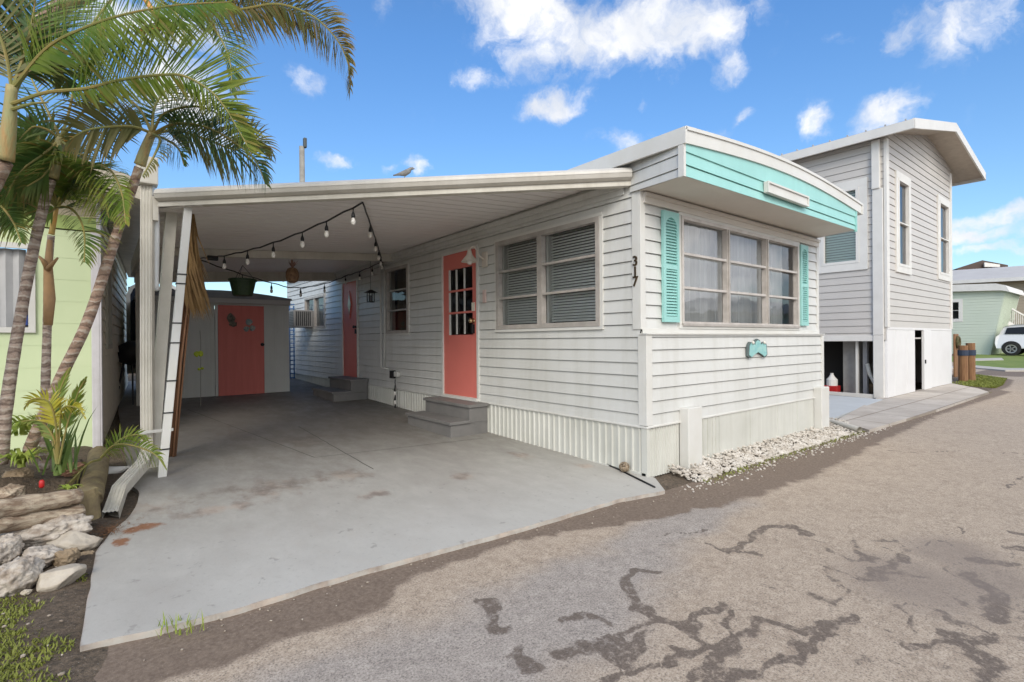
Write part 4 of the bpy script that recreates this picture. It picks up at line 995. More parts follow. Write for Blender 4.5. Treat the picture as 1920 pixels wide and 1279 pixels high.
for k in range(14):
    a=k*2.4; r=.02+.055*(k%3)/2; p=pc_+Vector((0,0,.09)); e=p+Vector((r*math.cos(a)*1.3,r*math.sin(a)*1.3,.09+.04*(k%2))); s_=Vector((-math.sin(a),math.cos(a),0))*.014; m1=p.lerp(e,.5)+Vector((0,0,.01)); mb.add([p-s_*.5,p+s_*.5,m1+s_,m1-s_,e],[(0,1,2,3),(3,2,4)])
mb.build('crown',mat('pineapple_leaf',(.30,.17,.13),.6),pn)
mb=MB(); mb.tube([pc_+Vector((0,0,.1)),Vector((pc_.x,pc_.y,cz(pc_.x,pc_.y)))],.003,5); mb.build('hanging_wire',BLACK,pn)
lc=Vector((-0.300,4.886,1.851))
ln_=empty('hanging_lantern','small black lantern hanging on a wire beside the rear coral door','lantern',lc)
mb=MB(); mb.box(lc.x-.045,lc.x+.045,lc.y-.045,lc.y+.045,lc.z-.09,lc.z-.075); mb.box(lc.x-.045,lc.x+.045,lc.y-.045,lc.y+.045,lc.z+.05,lc.z+.06)
for sx in (-1,1):
    for sy in (-1,1): mb.box(lc.x+sx*.04-.006,lc.x+sx*.04+.006,lc.y+sy*.04-.006,lc.y+sy*.04+.006,lc.z-.075,lc.z+.05)
mb.build('cage',BLACK,ln_)
mb=MB(); mb.hexa([(lc.x-.085,lc.y-.085,lc.z+.055),(lc.x+.085,lc.y-.085,lc.z+.055),(lc.x+.085,lc.y+.085,lc.z+.055),(lc.x-.085,lc.y+.085,lc.z+.055)]+[(lc.x+a*.02,lc.y+b*.02,lc.z+.10) for a,b in ((-1,-1),(1,-1),(1,1),(-1,1))]); mb.build('cap',BLACK,ln_)
mb=MB(); mb.lathe(lc+Vector((0,0,-.07)),[(.022,0),(.022,.07),(.01,.08)],10); mb.build('candle',mat('dark_glass',(.06,.06,.07),.15),ln_)
mb=MB(); mb.tube([lc+Vector((0,0,.1)),(lc.x,lc.y,cz(lc.x,lc.y)-.01)],.003,5); mb.build('hanging_wire',BLACK,ln_)
# yellow garden stakes by the shed
YEL=mat('yellow_green_ball',(.45,.55,.03),.5)
a=Vector((-2.414,6.300,0.993)); b=Vector((-2.381,6.300,0.768))
st=empty('garden_stake','thin garden stake with lime yellow butterflies in front of the shed','garden ornament',(a.x,6.3,g(6.3)))
mb=MB(); mb.tube([(a.x+.03,6.3,g(6.3)),(a.x+.04,6.3,1.2),(a.x+.03,6.3,a.z+.35)],.004,5); mb.build('stem',mat('stake_wire',(.25,.25,.2),.5),st)
mb=MB(); mb.blob((a.x-.02,6.29,a.z),(.035,.012,.045),3,.2,2); mb.blob((a.x+.035,6.29,a.z+.005),(.035,.012,.045),4,.2,2); mb.build('butterfly',YEL,st)
mb=MB(); mb.blob((b.x-.02,6.29,b.z),(.022,.01,.022),5,.3,2); mb.blob((b.x+.02,6.29,b.z+.01),(.022,.01,.02),6,.3,2); mb.build('butterfly',YEL,st)
# ball of string at the corner of the slab
bb=Vector((-0.037,0.209,0.036))+Vector((-.02,-.02,.045))
mb=MB(); 
for k in range(16):
    a=rnd.uniform(0,3.14); bq=rnd.uniform(0,3.14); ax=Vector((math.sin(a)*math.cos(bq),math.sin(a)*math.sin(bq),math.cos(a))); u=ax.cross(Vector((0,0,1))).normalized() if abs(ax.z)<.95 else Vector((1,0,0)); v=ax.cross(u)
    mb.tube([bb+(u*math.cos(t*.7)+v*math.sin(t*.7))*.042 for t in range(10)],.0035,4)
single(mb,'rope_ball',mat('rope_tan',(.42,.34,.24),.8,(.16,.11,.07),40,.6),'little ball of tan rope lying on the slab at the foot of the corner skirt','rope ball',origin=bb,smooth=True)
mb=MB(); mb.tube([(0.014,0.494,0.049),(-0.039,0.266,0.043),(-0.147,-0.043,0.035),(-0.209,-0.231,0.028)],.008,6)
single(mb,'black_hose',BLACK,'short black cable along the foot of the side skirt','cable',origin=(-0.147,-0.043,0.035),smooth=True)
# bird on the gutter
bp=Vector((-1.501,1.321,2.524))+Vector((nE.x,nE.y,0))*.03
bd=MB()
def bird(mb,c,s,d):
    c=Vector(c); mb.tube([c+d*(-.16)*s+Vector((0,0,.03*s)),c+d*(-.09)*s+Vector((0,0,.045*s)),c+Vector((0,0,.06*s)),c+d*.06*s+Vector((0,0,.095*s)),c+d*.085*s+Vector((0,0,.125*s)),c+d*.11*s+Vector((0,0,.13*s)),c+d*.145*s+Vector((0,0,.122*s))],[.008*s,.018*s,.042*s,.036*s,.022*s,.02*s,.002*s],10)
    for k in (-1,1): mb.tube([c+Vector((d.y*.012*k*s,-d.x*.012*k*s,.03*s)),c+Vector((d.y*.012*k*s,-d.x*.012*k*s,-.01*s))],.003*s,5)
bird(bd,bp+Vector((0,0,.012)),.6,Vector((.8,-.6,0)))
single(bd,'perched_bird',mat('bird_grey',(.20,.20,.20),.8,(.32,.31,.29),20,.5),'small grey dove sitting on the carport gutter','bird',origin=bp,smooth=True)
# utility pole beyond
pp=Vector((4.396,24.268,1.186)); pt_=Vector((4.385,24.301,11.030))
mb=MB(); mb.tube([(pp.x,pp.y,.39),(pp.x,pp.y,pp.z),pt_],[.17,.16,.13],12)
up_=single(mb,'utility_pole',mat('weathered_pole',(.20,.19,.17),.9,(.30,.29,.26),3,.5),'bare weathered wooden pole standing far behind the carport','utility pole',origin=(pp.x,pp.y,.39),smooth=True)
mb=MB(); q=Vector((4.492,24.217,11.218))-Vector((pp.x,pp.y,.39)); mb.box(q.x-.06,q.x+.10,q.y-.1,q.y+.1,q.z-.25,q.z+.25); f=mb.build('pole_cap',mat('dark_insulator',(.06,.07,.07),.5),None,bevel=.04); f.parent=up_
# ================================================================ lime neighbour
NA=-R(3.6); NO=Vector((-3.56,3.9,.10))
nb_h=empty('lime_house','lime green house with a tan side wall half hidden by the palms at the left','house',NO,NA)
def NB(mb,name,m_,par=None,**k): return mb.build(name,m_,par or nb_h,world=False,**k)
NF=FR((0,0,0),(1,0,0),(0,-1,0)); NS=FR((0,0,0),(0,1,0),(1,0,0))
nw_=(-3.0,-.50,1.22,1.95)
mb=siding(NF,[(-3.6,.0),(0,.0),(0,2.16),(-3.6,2.16)],.21,.0,[nw_],lip=.0025,gap=.0); NB(mb,'front_wall',LIME)
mb=siding(NS,[(0,0),(6.5,0),(6.5,2.62),(0,2.62)],.13,.02,[(.9,1.5,1.05,1.95)],lip=.018); NB(mb,'side_wall',TAN)
mb=MB(); NF.box(mb,-3.6,.02,.0,.02,2.17,2.30); NB(mb,'gable_trim',mat('olive_trim',(.36,.46,.14),.5,(.30,.40,.13),3,.4))
mb=siding(NF,[(-3.6,2.30),(0.02,2.30),(.02,2.62),(-1.8,3.14),(-3.6,2.62)],.16,2.30,lip=.008,n0=.004); NB(mb,'gable_panel',mat('beige_gable',(.62,.54,.38),.55,(.54,.46,.33),3,.4))
mb=MB(); NF.box(mb,-.045,.02,.012,.034,-.02,2.16); mb.box(.0,.035,-.03,.06,-.02,2.6); NB(mb,'corner_trim',mat('lilac_white_trim',(.66,.64,.66),.5,(.5,.48,.48),5,.4,streak=((.3,.28,.24),.5,12)),bevel=.006)
win=window_n=None
mb=MB(); t=.05
NF.box(mb,nw_[0],nw_[1]+t,.0,.03,nw_[2]-t,nw_[2]); NF.box(mb,nw_[0],nw_[1]+t,.0,.03,nw_[3],nw_[3]+t); NF.box(mb,nw_[1],nw_[1]+t,.0,.028,nw_[2],nw_[3])
wn=NB(mb,'window',WTRIM)
mb=MB(); u=nw_[0]
k=0
vs=[]
while u<nw_[1]+.001:
    vs+=[NF.p(u,-.03-(.035 if k%2 else 0),nw_[2]),NF.p(u,-.03-(.035 if k%2 else 0),nw_[3])]; u+=.045; k+=1
mb.add(vs,[(2*i,2*i+2,2*i+3,2*i+1) for i in range(len(vs)//2-1)]); NB(mb,'pleated_shutter',mat('grey_shutter',(.50,.50,.50),.5,(.4,.4,.4),4,.4),wn)
mb=MB(); NF.box(mb,-.60,-.51,-.025,-.018,nw_[2]+.02,nw_[2]+.115); NB(mb,'window_sticker',mat('navy_sticker',(.02,.05,.22),.4),wn)
mb=MB(); t=.05; NS.box(mb,.9-t,1.5+t,.0,.035,1.0,1.05); NS.box(mb,.9-t,1.5+t,.0,.035,1.95,2.0); NS.box(mb,.9-t,.9,.0,.034,1.05,1.95); NS.box(mb,1.5,1.5+t,.0,.034,1.05,1.95); NS.box(mb,.9,1.5,-.05,-.02,1.5,1.53)
ws=NB(mb,'window',mat('tan_window_frame',(.38,.36,.30),.5)); mb=MB(); mb.add([NS.p(.9,-.03,1.05),NS.p(1.5,-.03,1.05),NS.p(1.5,-.03,1.95),NS.p(.9,-.03,1.95)],[(0,1,2,3)]); NB(mb,'pane',GLASS,ws)
# roof: ridge along local y
def rz(x): return 2.66+.29*(min(x,-3.6-x)+0) if False else (3.19-.29*abs(x+1.8))
mb=MB(); y0,y1=-.55,6.9
for xa,xb in ((-4.0,-1.8),(-1.8,.36)):
    mb.hexa([(xa,y0,rz(xa)),(xb,y0,rz(xb)),(xb,y1,rz(xb)),(xa,y1,rz(xa)),(xa,y0,rz(xa)+.03),(xb,y0,rz(xb)+.03),(xb,y1,rz(xb)+.03),(xa,y1,rz(xa)+.03)])
NB(mb,'roof',mat('old_roof',(.33,.26,.18),.9,(.22,.14,.08),7,.6,.3,40))
mb=MB()
for xa,xb in ((-4.0,-1.8),(-1.8,.37)):
    mb.hexa([(xa,y0-.03,rz(xa)-.15),(xb,y0-.03,rz(xb)-.15),(xb,y0,rz(xb)-.15),(xa,y0,rz(xa)-.15),(xa,y0-.03,rz(xa)+.035),(xb,y0-.03,rz(xb)+.035),(xb,y0,rz(xb)+.035),(xa,y0,rz(xa)+.035)])
NB(mb,'rake_board',TANR)
mb=MB(); z_=rz(.36); mb.box(.02,.36,y0,y1,z_-.12,z_-.10); mb.box(.36,.43,y0,y1,z_-.12,z_+.01); NB(mb,'eave',TANR)
mb=MB(); mb.box(-3.6,-3.58,0,6.5,0,2.6); mb.box(-3.6,0,6.48,6.5,0,2.6); NB(mb,'rear_wall',TAN)
# leaf litter on the roof
mb=MB()
for k in range(420):
    x=rnd.uniform(-1.3,.34); y=rnd.uniform(-.5,2.2); p=Vector((x,y,rz(x)+.05+rnd.random()*.05)); a=rnd.uniform(0,6.3); d=Vector((math.cos(a),math.sin(a),rnd.uniform(-.1,.7)))*rnd.uniform(.03,.09); s_=Vector((-math.sin(a),math.cos(a),.2))*.012
    mb.add([p-s_,p+s_,p+d],[(0,1,2)])
R_=Matrix.Translation(NO)@Matrix.Rotation(NA,4,'Z'); mb.v=[tuple(R_@Vector(v)) for v in mb.v]
single(mb,'leaf_litter',mat('brown_leaves',(.34,.17,.05),.8,(.22,.10,.03),20,.6,trans=.3),'dry orange brown leaves piled along the roof edge of the lime house','dead leaves',kind='stuff')
# clutter in the gap
gp_=Vector((-3.172,7.299,0.571))
ch=empty('black_grill','black kettle grill on thin legs in the dark gap beside the tan wall','grill',(gp_.x,gp_.y,g(gp_.y)))
q=Vector((gp_.x,gp_.y,g(gp_.y)))
mb=MB(); mb.lathe(q+Vector((0,0,.62)),[(.05,0),(.16,.05),(.21,.14),(.22,.2),(.19,.29),(.08,.36),(.03,.38)],14); mb.build('kettle',BLACK,ch,smooth=True)
for a in (.5,2.6,4.7):
    mb=MB(); mb.tube([q+Vector((.12*math.cos(a),.12*math.sin(a),.70)),q+Vector((.24*math.cos(a),.24*math.sin(a),0))],.012,6); mb.build('leg',BLACK,ch)
sd_=Vector((-3.071,9.134,1.592))
sdn=empty('storm_door','dark glazed storm door with a white arched frame at the end of the gap','door',(sd_.x,sd_.y,g(sd_.y)))
z0=g(sd_.y)+.35; x0=sd_.x-.12; x1=sd_.x+.75; y=sd_.y; zt=2.15
mb=MB(); mb.box(x0,x0+.06,y-.05,y,z0,zt-.1); mb.box(x1-.06,x1,y-.05,y,z0,zt-.1); mb.box(x0+.061,x1-.061,y-.05,y,z0,z0+.09)
for k in range(6):
    a0=math.pi*k/6; a1=math.pi*(k+1)/6; c=(x0+x1)/2; r=(x1-x0)/2
    mb.hexa([(c+r*math.cos(a0),y-.05,zt-.1+.3*math.sin(a0)),(c+r*math.cos(a1),y-.05,zt-.1+.3*math.sin(a1)),(c+r*math.cos(a1),y,zt-.1+.3*math.sin(a1)),(c+r*math.cos(a0),y,zt-.1+.3*math.sin(a0)),(c+(r-.06)*math.cos(a0),y-.05,zt-.1+.24*math.sin(a0)),(c+(r-.06)*math.cos(a1),y-.05,zt-.1+.24*math.sin(a1)),(c+(r-.06)*math.cos(a1),y,zt-.1+.24*math.sin(a1)),(c+(r-.06)*math.cos(a0),y,zt-.1+.24*math.sin(a0))])
mb.build('frame',WTRIM,sdn)
mb=MB(); mb.box(x0+.03,x1-.03,y-.02,y-.01,z0+.05,zt+.05); mb.build('panel',mat('navy_glass',(.008,.014,.03),.2),sdn)
mb=MB(); mb.box(-3.9,-3.0,12.2,12.25,.3,2.2)
# ================================================================ planter: logs, rocks
LOG=mat('weathered_log',(.56,.47,.35),.9,(.22,.155,.105),6,.7,.8,30,stretch=(.5,5,7)); 
def log(pts,r,label,seed,noisy=.07,moss=False):
    pts=[Vector(p) for p in pts]; P=[]; Rr=[]
    for (a,b) in zip(pts,pts[1:]):
        n=10
        for i in range(n): P.append(a.lerp(b,i/n)); 
    P.append(pts[-1])
    mb=MB(); mb.tube(P,[r*.92*(1+noisy*noise.noise(Vector((i*.35,seed,0)))) for i in range(len(P))],14)
    mb.v=[tuple(Vector(v)+Vector((0,noise.noise(Vector((v[0]*3,v[1]*26,v[2]*26+seed))),noise.noise(Vector((v[0]*3+seed,v[1]*26,v[2]*26)))))*r*.35) for v in mb.v]
    return single(mb,'garden_log',MOSSY if moss else LOG,label,'log',origin=P[0],group='logs edging the planter',smooth=True)
MOSSY=mat('mossy_log',(.14,.105,.065),.95,(.25,.20,.10),11,.6,.7,40)
log([(-4.001,1.001,0.329),(-3.816,1.110,0.309),(-3.627,1.215,0.291)],.052,'upper pale split log of the two stacked in front of the planter',1)
log([(-4.001,1.002,0.255),(-3.816,1.110,0.224),(-3.618,1.208,0.193)],.050,'lower pale split log of the two stacked in front of the planter',2)
log([(-3.548,3.003,0.225),(-3.563,2.377,0.190),(-3.593,1.507,0.183)],.080,'mossy brown log running back along the right side of the planter',3,moss=True)
mb=MB(); mb.tube([(-3.607,1.327,0.119),(-3.621,1.338,0.293)],[.085,.07],12); mb.v=[tuple(Vector(v)+Vector((noise.noise(Vector(v)*12),noise.noise(Vector(v)*12+Vector((5,0,0))),0))*.02) for v in mb.v]
single(mb,'garden_stump',MOSSY,'rough upright stump at the corner where the planter logs meet','stump',origin=(-3.615,1.333,0.071))
ROCK=mat('coral_rock',(.58,.53,.46),.95,(.26,.21,.165),16,.6,1,45,detail=8); ROCKB=mat('brown_rock',(.22,.16,.10),.95,(.34,.26,.17),9,.6,.8,30); BRICK=mat('pale_block',(.50,.45,.37),.9,(.34,.29,.23),9,.5,.4,50)
def rock(px,r,label,seed,m_=ROCK,rough=.16,cuts=14,rot=0,name='garden_rock'):
    mb=MB(); c=Vector(px); mb.crag(c,r,seed,cuts,rough,rot)
    return single(mb,name,m_,label,'rock',origin=(c.x,c.y,c.z-r[2]),smooth=True)
rock((-3.775,1.116,0.132),(.20,.12,.085),'biggest pitted white coral rock right under the planter logs',1,rot=.12)
rock((-3.636,1.031,0.086),(.115,.09,.058),'flat pale stone slab lying against the stump',2,BRICK,.05,9,-.12)
rock((-3.667,0.825,0.077),(.060,.05,.052),'round brown rock wedged between the white coral rocks',3,ROCKB)
rock((-3.782,0.866,0.081),(.095,.08,.062),'lumpy grey white rock in the middle of the rock pile',4)
rock((-3.675,0.577,0.067),(.092,.07,.055),'pale cut concrete block nearest the grey slab edge',5,BRICK,.035,8,.15)
rock((-3.847,0.637,0.096),(.105,.09,.085),'large rough coral rock at the bottom left of the pile',6,rot=.4)
rock((-3.903,0.923,0.143),(.075,.08,.075),'whitish rock cut by the left picture edge below the logs',7)
rock((-3.594,0.934,0.013),(.055,.05,.045),'dark brown clod beside the flat pale slab',8,ROCKB)
rock((-3.790,0.553,0.039),(.022,.018,.014),'tiny white pebble lying below the rock pile',9,BRICK)
rock((-3.957,1.924,0.310),(.09,.07,.06),'grey brown rock inside the planter behind the log',10,ROCKB); rock((-3.807,2.187,0.417),(.10,.08,.065),'dark rock at the foot of the leaning palms',11,ROCKB)
rock((-3.700,1.975,0.310),(.08,.06,.045),'reddish brown rock in the planter near the mossy log',12,mat('red_rock',(.34,.17,.10),.9,(.22,.13,.09),9,.6,.6,30)); rock((-3.961,1.544,0.295),(.08,.06,.05),'tan rock resting on the upper log at the left',13,LOG)
mb=MB(); c=Vector((-3.465,2.809,0.080)); mb.tube([c+Vector((-.10,0,.0)),c+Vector((-.05,0,.005)),c+Vector((.03,0,.01)),c+Vector((.12,0,.03))],[.045,.06,.04,.01],12)
single(mb,'white_bottle',WTRIM,'white plastic bottle lying behind the downspout elbow','bottle',origin=c,smooth=True)
# earth bank of the planter
pz=[(-4.136,1.682,0.374),(-3.866,1.723,0.302),(-3.639,1.799,0.263),(-3.584,2.776,0.268),(-3.987,3.223,0.295),(-4.386,3.412,0.319)]
mb=MB()
A_=[Vector(p) for p in pz]; n=12; vs=[]
for j in range(n+1):
    for i in range(n+1):
        a=A_[0].lerp(A_[2],i/n) ; b=A_[5].lerp(A_[3],i/n); p=a.lerp(b,j/n); h=.03*noise.noise(p*7)+.0; edge=min(i,n-i,j,n-j)
        vs.append((p.x,p.y,max(g(p.y),p.z-.02+h) if edge>0 else g(p.y)-.02))
mb.add(vs,[(j*(n+1)+i,j*(n+1)+i+1,(j+1)*(n+1)+i+1,(j+1)*(n+1)+i) for j in range(n) for i in range(n)])
o=mb.build('planter_soil',SOIL,smooth=True); o['kind']='structure'
# ================================================================ palms
def barkmat(name,c1,c2,c3,sc=24):
    def b(h):
        sep=h.n('ShaderNodeSeparateXYZ'); t=MATS[name].node_tree; t.links.new(h.obj,sep.inputs[0])
        wv=h.n('ShaderNodeTexWave',bands_direction='Z'); wv.inputs['Scale'].default_value=sc/6; wv.inputs['Distortion'].default_value=3.5; wv.inputs['Detail'].default_value=3; wv.inputs['Detail Scale'].default_value=3; t.links.new(h.obj,wv.inputs['Vector'])
        c=h.mix(h.rng(h.noise(16,5,.7),.3,.7),c1,c2); c=h.mix(h.rng(wv.outputs['Fac'],.82,.97,0,.8),c,c3); c=h.mix(h.rng(wv.outputs['Fac'],.0,.12,.6,0),c,(.07,.04,.03)); c=h.mix(h.rng(h.noise(60,4,.7),.55,.7,0,.6),c,(.42,.38,.33))
        h.col(c); h.rough(.85); h.bump(h.m('ADD',wv.outputs['Fac'],h.noise(60,4,.7)),.6,.012)
    return attrmat(name,b)
BK1=barkmat('ringed_bark',(.24,.15,.105),(.36,.26,.19),(.46,.39,.32),30); BK2=barkmat('mottled_bark',(.22,.15,.11),(.42,.34,.28),(.50,.43,.36),30)
def leafmat(name,c1,c2,tr=.38):
    def b(h):
        c=h.mix(h.rng(h.noise(5,4,.6),.35,.65),c1,c2); c=h.mix(h.rng(h.attr('tipc'),.0,1,0,.5),c,(.36,.20,.06)); h.col(c); h.rough(.42)
        t=MATS[name].node_tree; tr_=t.nodes.new('ShaderNodeBsdfTranslucent'); ms=t.nodes.new('ShaderNodeMixShader'); ms.inputs[0].default_value=tr
        t.links.new(c,tr_.inputs[0]); bb=t.nodes['Principled BSDF']; t.links.new(bb.outputs[0],ms.inputs[1]); t.links.new(tr_.outputs[0],ms.inputs[2]); t.links.new(ms.outputs[0],t.nodes['Material Output'].inputs[0])
    return attrmat(name,b)
LFD=leafmat('dark_frond',(.06,.13,.035),(.14,.22,.05)); LFG=leafmat('green_frond',(.12,.23,.04),(.25,.33,.055)); LFY=leafmat('yellow_green_frond',(.15,.25,.035),(.26,.31,.05),.45); LFB=leafmat('olive_brown_frond',(.13,.15,.045),(.22,.20,.07)); LFYY=leafmat('yellow_frond',(.55,.48,.05),(.40,.42,.05),.4)
STEM=mat('orange_petiole',(.30,.22,.07),.5,(.17,.20,.06),8,.5); CROWN=mat('crownshaft',(.40,.25,.10),.6,(.30,.30,.14),9,.7,.4,40,stretch=(3,3,.5))
def catmull(P,n):
    P=[Vector(p) for p in P]; P=[P[0]*2-P[1]]+P+[P[-1]*2-P[-2]]; out=[]
    for i in range(1,len(P)-2):
        a,b,c,d=P[i-1:i+3]
        for k in range(n):
            t=k/n; out.append(.5*((2*b)+(c-a)*t+(2*a-5*b+4*c-d)*t*t+(3*b-a-3*c+d)*t*t*t))
    out.append(P[-2]); return out
def frond(par,pts,L_,m_,side=None,dens=.011,start=.12,droop=.35,r0=.008,sides=(1,1),sweep_=.55,brown=.06,wid=.0085,curlf=.5,seed=0,tip=.25,stem=None):
    """pinnate frond: rachis spline with two rows of narrow leaflets"""
    rn=random.Random(seed*31+5)
    C_=catmull(pts,10); cum=[0]
    for a,b in zip(C_,C_[1:]): cum.append(cum[-1]+(b-a).length)
    T=cum[-1]
    def at(s):
        for i in range(len(cum)-1):
            if cum[i+1]>=s: 
                f=(s-cum[i])/max(1e-6,cum[i+1]-cum[i]); return C_[i].lerp(C_[i+1],f),(C_[i+1]-C_[i]).normalized()
        return C_[-1],(C_[-1]-C_[-2]).normalized()
    S_=Vector(side if side else (.9,-.45,.15))   # rough sideways direction of the first leaflet row
    mb=MB(); tip_at=[]
    s=T*start; k=0
    while s<T:
        p,t=at(s); f=s/T
        sd_=(S_-t*S_.dot(t)); 
        if sd_.length<.1: sd_=t.cross(Vector((.3,.6,.7)))
        sd_.normalize(); nrm=t.cross(sd_).normalized()
        ln0=L_*(math.sin(math.pi*min(1,max(0,(f-start*.6)/(1-start*.6)))**.75)*.8+.25) if f<.98 else L_*.3
        for sg,on_ in zip((1,-1),sides):
            if not on_ or rn.random()<.04: continue
            ln=ln0*rn.uniform(.82,1.1)*on_
            sw=sweep_+.5*f*f+rn.uniform(-.08,.08)
            d=(sd_*sg*math.cos(sw)+t*math.sin(sw)+nrm*rn.uniform(-.12,.32)).normalized()
            w_=wid*rn.uniform(.8,1.2)*(1-.4*f); wv=d.cross(nrm).normalized()
            q=p; dd=d; prevs=None; nseg=4; br=rn.random()<brown
            base=len(mb.v)
            for i in range(nseg+1):
                u=i/nseg; ww=w_*(.55+1.6*u*(1-u)*1.4)*(1-u**3)
                wq=(wv*.8+nrm*.35*sg).normalized()
                mb.v+=[tuple(q-wq*ww),tuple(q+wq*ww)]; tip_at+=[(u**2.5)*(.9 if not br else 1) if not br else 1]*2
                if i<nseg:
                    q=q+dd*ln/nseg; dd=(dd+Vector((0,0,-1))*droop*(.25+u)*curlf).normalized()
            for i in range(nseg): mb.f.append((base+2*i,base+2*i+1,base+2*i+3,base+2*i+2)); mb.mi.append(0)
        s+=dens*rn.uniform(.75,1.25); k+=1
    nleaf=len(mb.v)
    mb.tube(C_,[r0*(1-.8*i/len(C_))+.0015 for i in range(len(C_))],6,mi=1); tip_at+=[0]*(len(mb.v)-nleaf)
    o=mb.build('frond',(m_,stem or STEM),par)
    at_=o.data.attributes.new('tipc','FLOAT','POINT'); at_.data.foreach_set('value',tip_at)
    return o
def palm(label,trunk,rad,crown,crr,m_=BK1,name='palm_tree',crm=None):
    r=empty(name,label,'palm tree',trunk[0],group='palm trees in the planter')
    T_=catmull(trunk,8); n=len(T_)
    T2=[];R2=[]
    for i in range(n-1):
        for k in range(4):
            t=i+k/4; p=T_[i].lerp(T_[i+1],k/4); T2.append(p); R2.append((rad[0]+(rad[1]-rad[0])*t/n)*(1+.012*math.sin(t*23.0)+.06*noise.noise(p*9)))
    mb=MB(); mb.tube(T2,R2,16); mb.build('trunk',m_,r,smooth=True)
    C2=catmull(crown,6); mb=MB(); mb.tube(C2,[crr[0]+(crr[1]-crr[0])*i/len(C2) for i in range(len(C2))],12); mb.build('crownshaft',crm or CROWN,r,smooth=True)
    return r
side_up=(-.2,-.1,1)
# palm B: leaning trunk in the middle
pB=palm('leaning ringed palm whose trunk crosses in front of the tan wall',[(-3.895,1.938,0.453),(-3.869,1.855,0.549),(-3.713,1.668,0.978),(-3.585,1.504,1.311),(-3.452,1.336,1.798),(-3.331,1.177,2.237)],(.036,.024),[(-3.331,1.177,2.237),(-3.305,1.157,2.333),(-3.272,1.130,2.429)],(.031,.022))
frond(pB,[(-3.272,1.131,2.423),(-3.164,0.969,2.460),(-3.026,0.783,2.409),(-2.918,0.620,2.298),(-2.842,0.483,2.178),(-2.811,0.382,2.026)],.30,LFD,(.2,-.3,1),seed=1,droop=.9,dens=.011)
frond(pB,[(-3.272,1.131,2.423),(-3.151,1.112,2.469),(-2.988,1.059,2.435),(-2.845,1.022,2.396),(-2.724,1.003,2.480),(-2.622,0.999,2.422)],.26,LFB,(.2,-.3,1),seed=2,droop=1.0,dens=.013)
frond(pB,[(-3.272,1.130,2.429),(-3.212,1.020,2.528),(-3.071,0.844,2.542),(-2.946,0.682,2.450),(-2.850,0.542,2.343)],.26,LFD,(.3,-.4,1),seed=3,droop=.8,dens=.014)
frond(pB,[(-3.272,1.130,2.429),(-3.363,1.107,2.437),(-3.474,1.100,2.407),(-3.580,1.088,2.355),(-3.647,1.045,2.276)],.26,LFB,(.2,-.3,1),seed=4,droop=.9,dens=.011)
frond(pB,[(-3.272,1.130,2.429),(-3.326,1.237,2.597),(-3.418,1.375,2.704),(-3.536,1.532,2.712),(-3.617,1.660,2.686)],.26,LFG,(.2,-.3,1),seed=5,droop=.7,dens=.012)
frond(pB,[(-3.272,1.130,2.429),(-3.252,1.201,2.620),(-3.173,1.223,2.768),(-3.075,1.231,2.800)],.24,LFD,(.9,-.4,.2),seed=6,droop=.8)
frond(pB,[(-3.272,1.131,2.423),(-3.209,1.017,2.370),(-3.158,0.912,2.294),(-3.140,0.835,2.183)],.16,LFD,(.3,-.3,1),seed=7,droop=1)
frond(pB,[(-3.272,1.130,2.429),(-3.246,0.940,2.338),(-3.281,0.797,2.203),(-3.341,0.674,2.042)],.14,LFB,(.9,-.4,.2),seed=8,droop=1,dens=.02)
# palm A: left leaning trunk, mottled
pA=palm('mottled palm at the far left leaning right in front of the grey shutter',[(-4.016,1.843,0.420),(-3.985,1.807,0.786),(-3.934,1.755,1.182),(-3.863,1.686,1.642),(-3.792,1.618,2.016),(-3.749,1.572,2.177)],(.035,.024),[(-3.749,1.572,2.177),(-3.727,1.555,2.307),(-3.706,1.538,2.428)],(.032,.022),BK2)
frond(pA,[(-3.706,1.538,2.428),(-3.672,1.575,2.590),(-3.641,1.615,2.831),(-3.652,1.689,3.028)],.22,LFG,(1,-.3,0),seed=11,start=.45,dens=.02)
frond(pA,[(-3.706,1.538,2.428),(-3.624,1.410,2.523),(-3.509,1.255,2.648),(-3.406,1.110,2.639)],.24,LFG,(.2,-.3,1),seed=12,start=.4,dens=.02)
frond(pA,[(-3.701,1.534,2.402),(-3.614,1.487,2.453),(-3.459,1.386,2.472),(-3.349,1.320,2.521)],.20,LFB,(.2,-.3,1),seed=13,start=.35,dens=.02,stem=mat('orange_stem',(.50,.24,.05),.5))
frond(pA,[(-3.706,1.538,2.415),(-3.768,1.609,2.593),(-3.845,1.692,2.799),(-3.885,1.745,2.941)],.24,LFD,(1,-.3,0),seed=14,start=.3,dens=.02)
frond(pA,[(-3.711,1.542,2.415),(-3.758,1.516,2.450),(-3.828,1.508,2.452),(-3.889,1.492,2.357)],.26,LFD,(.2,-.3,1),seed=15,start=.2,droop=.9)
frond(pA,[(-3.711,1.542,2.415),(-3.613,1.400,2.304),(-3.536,1.276,2.317),(-3.475,1.164,2.235)],.16,LFD,(.2,-.3,1),seed=16,start=.3,droop=.9,dens=.02)
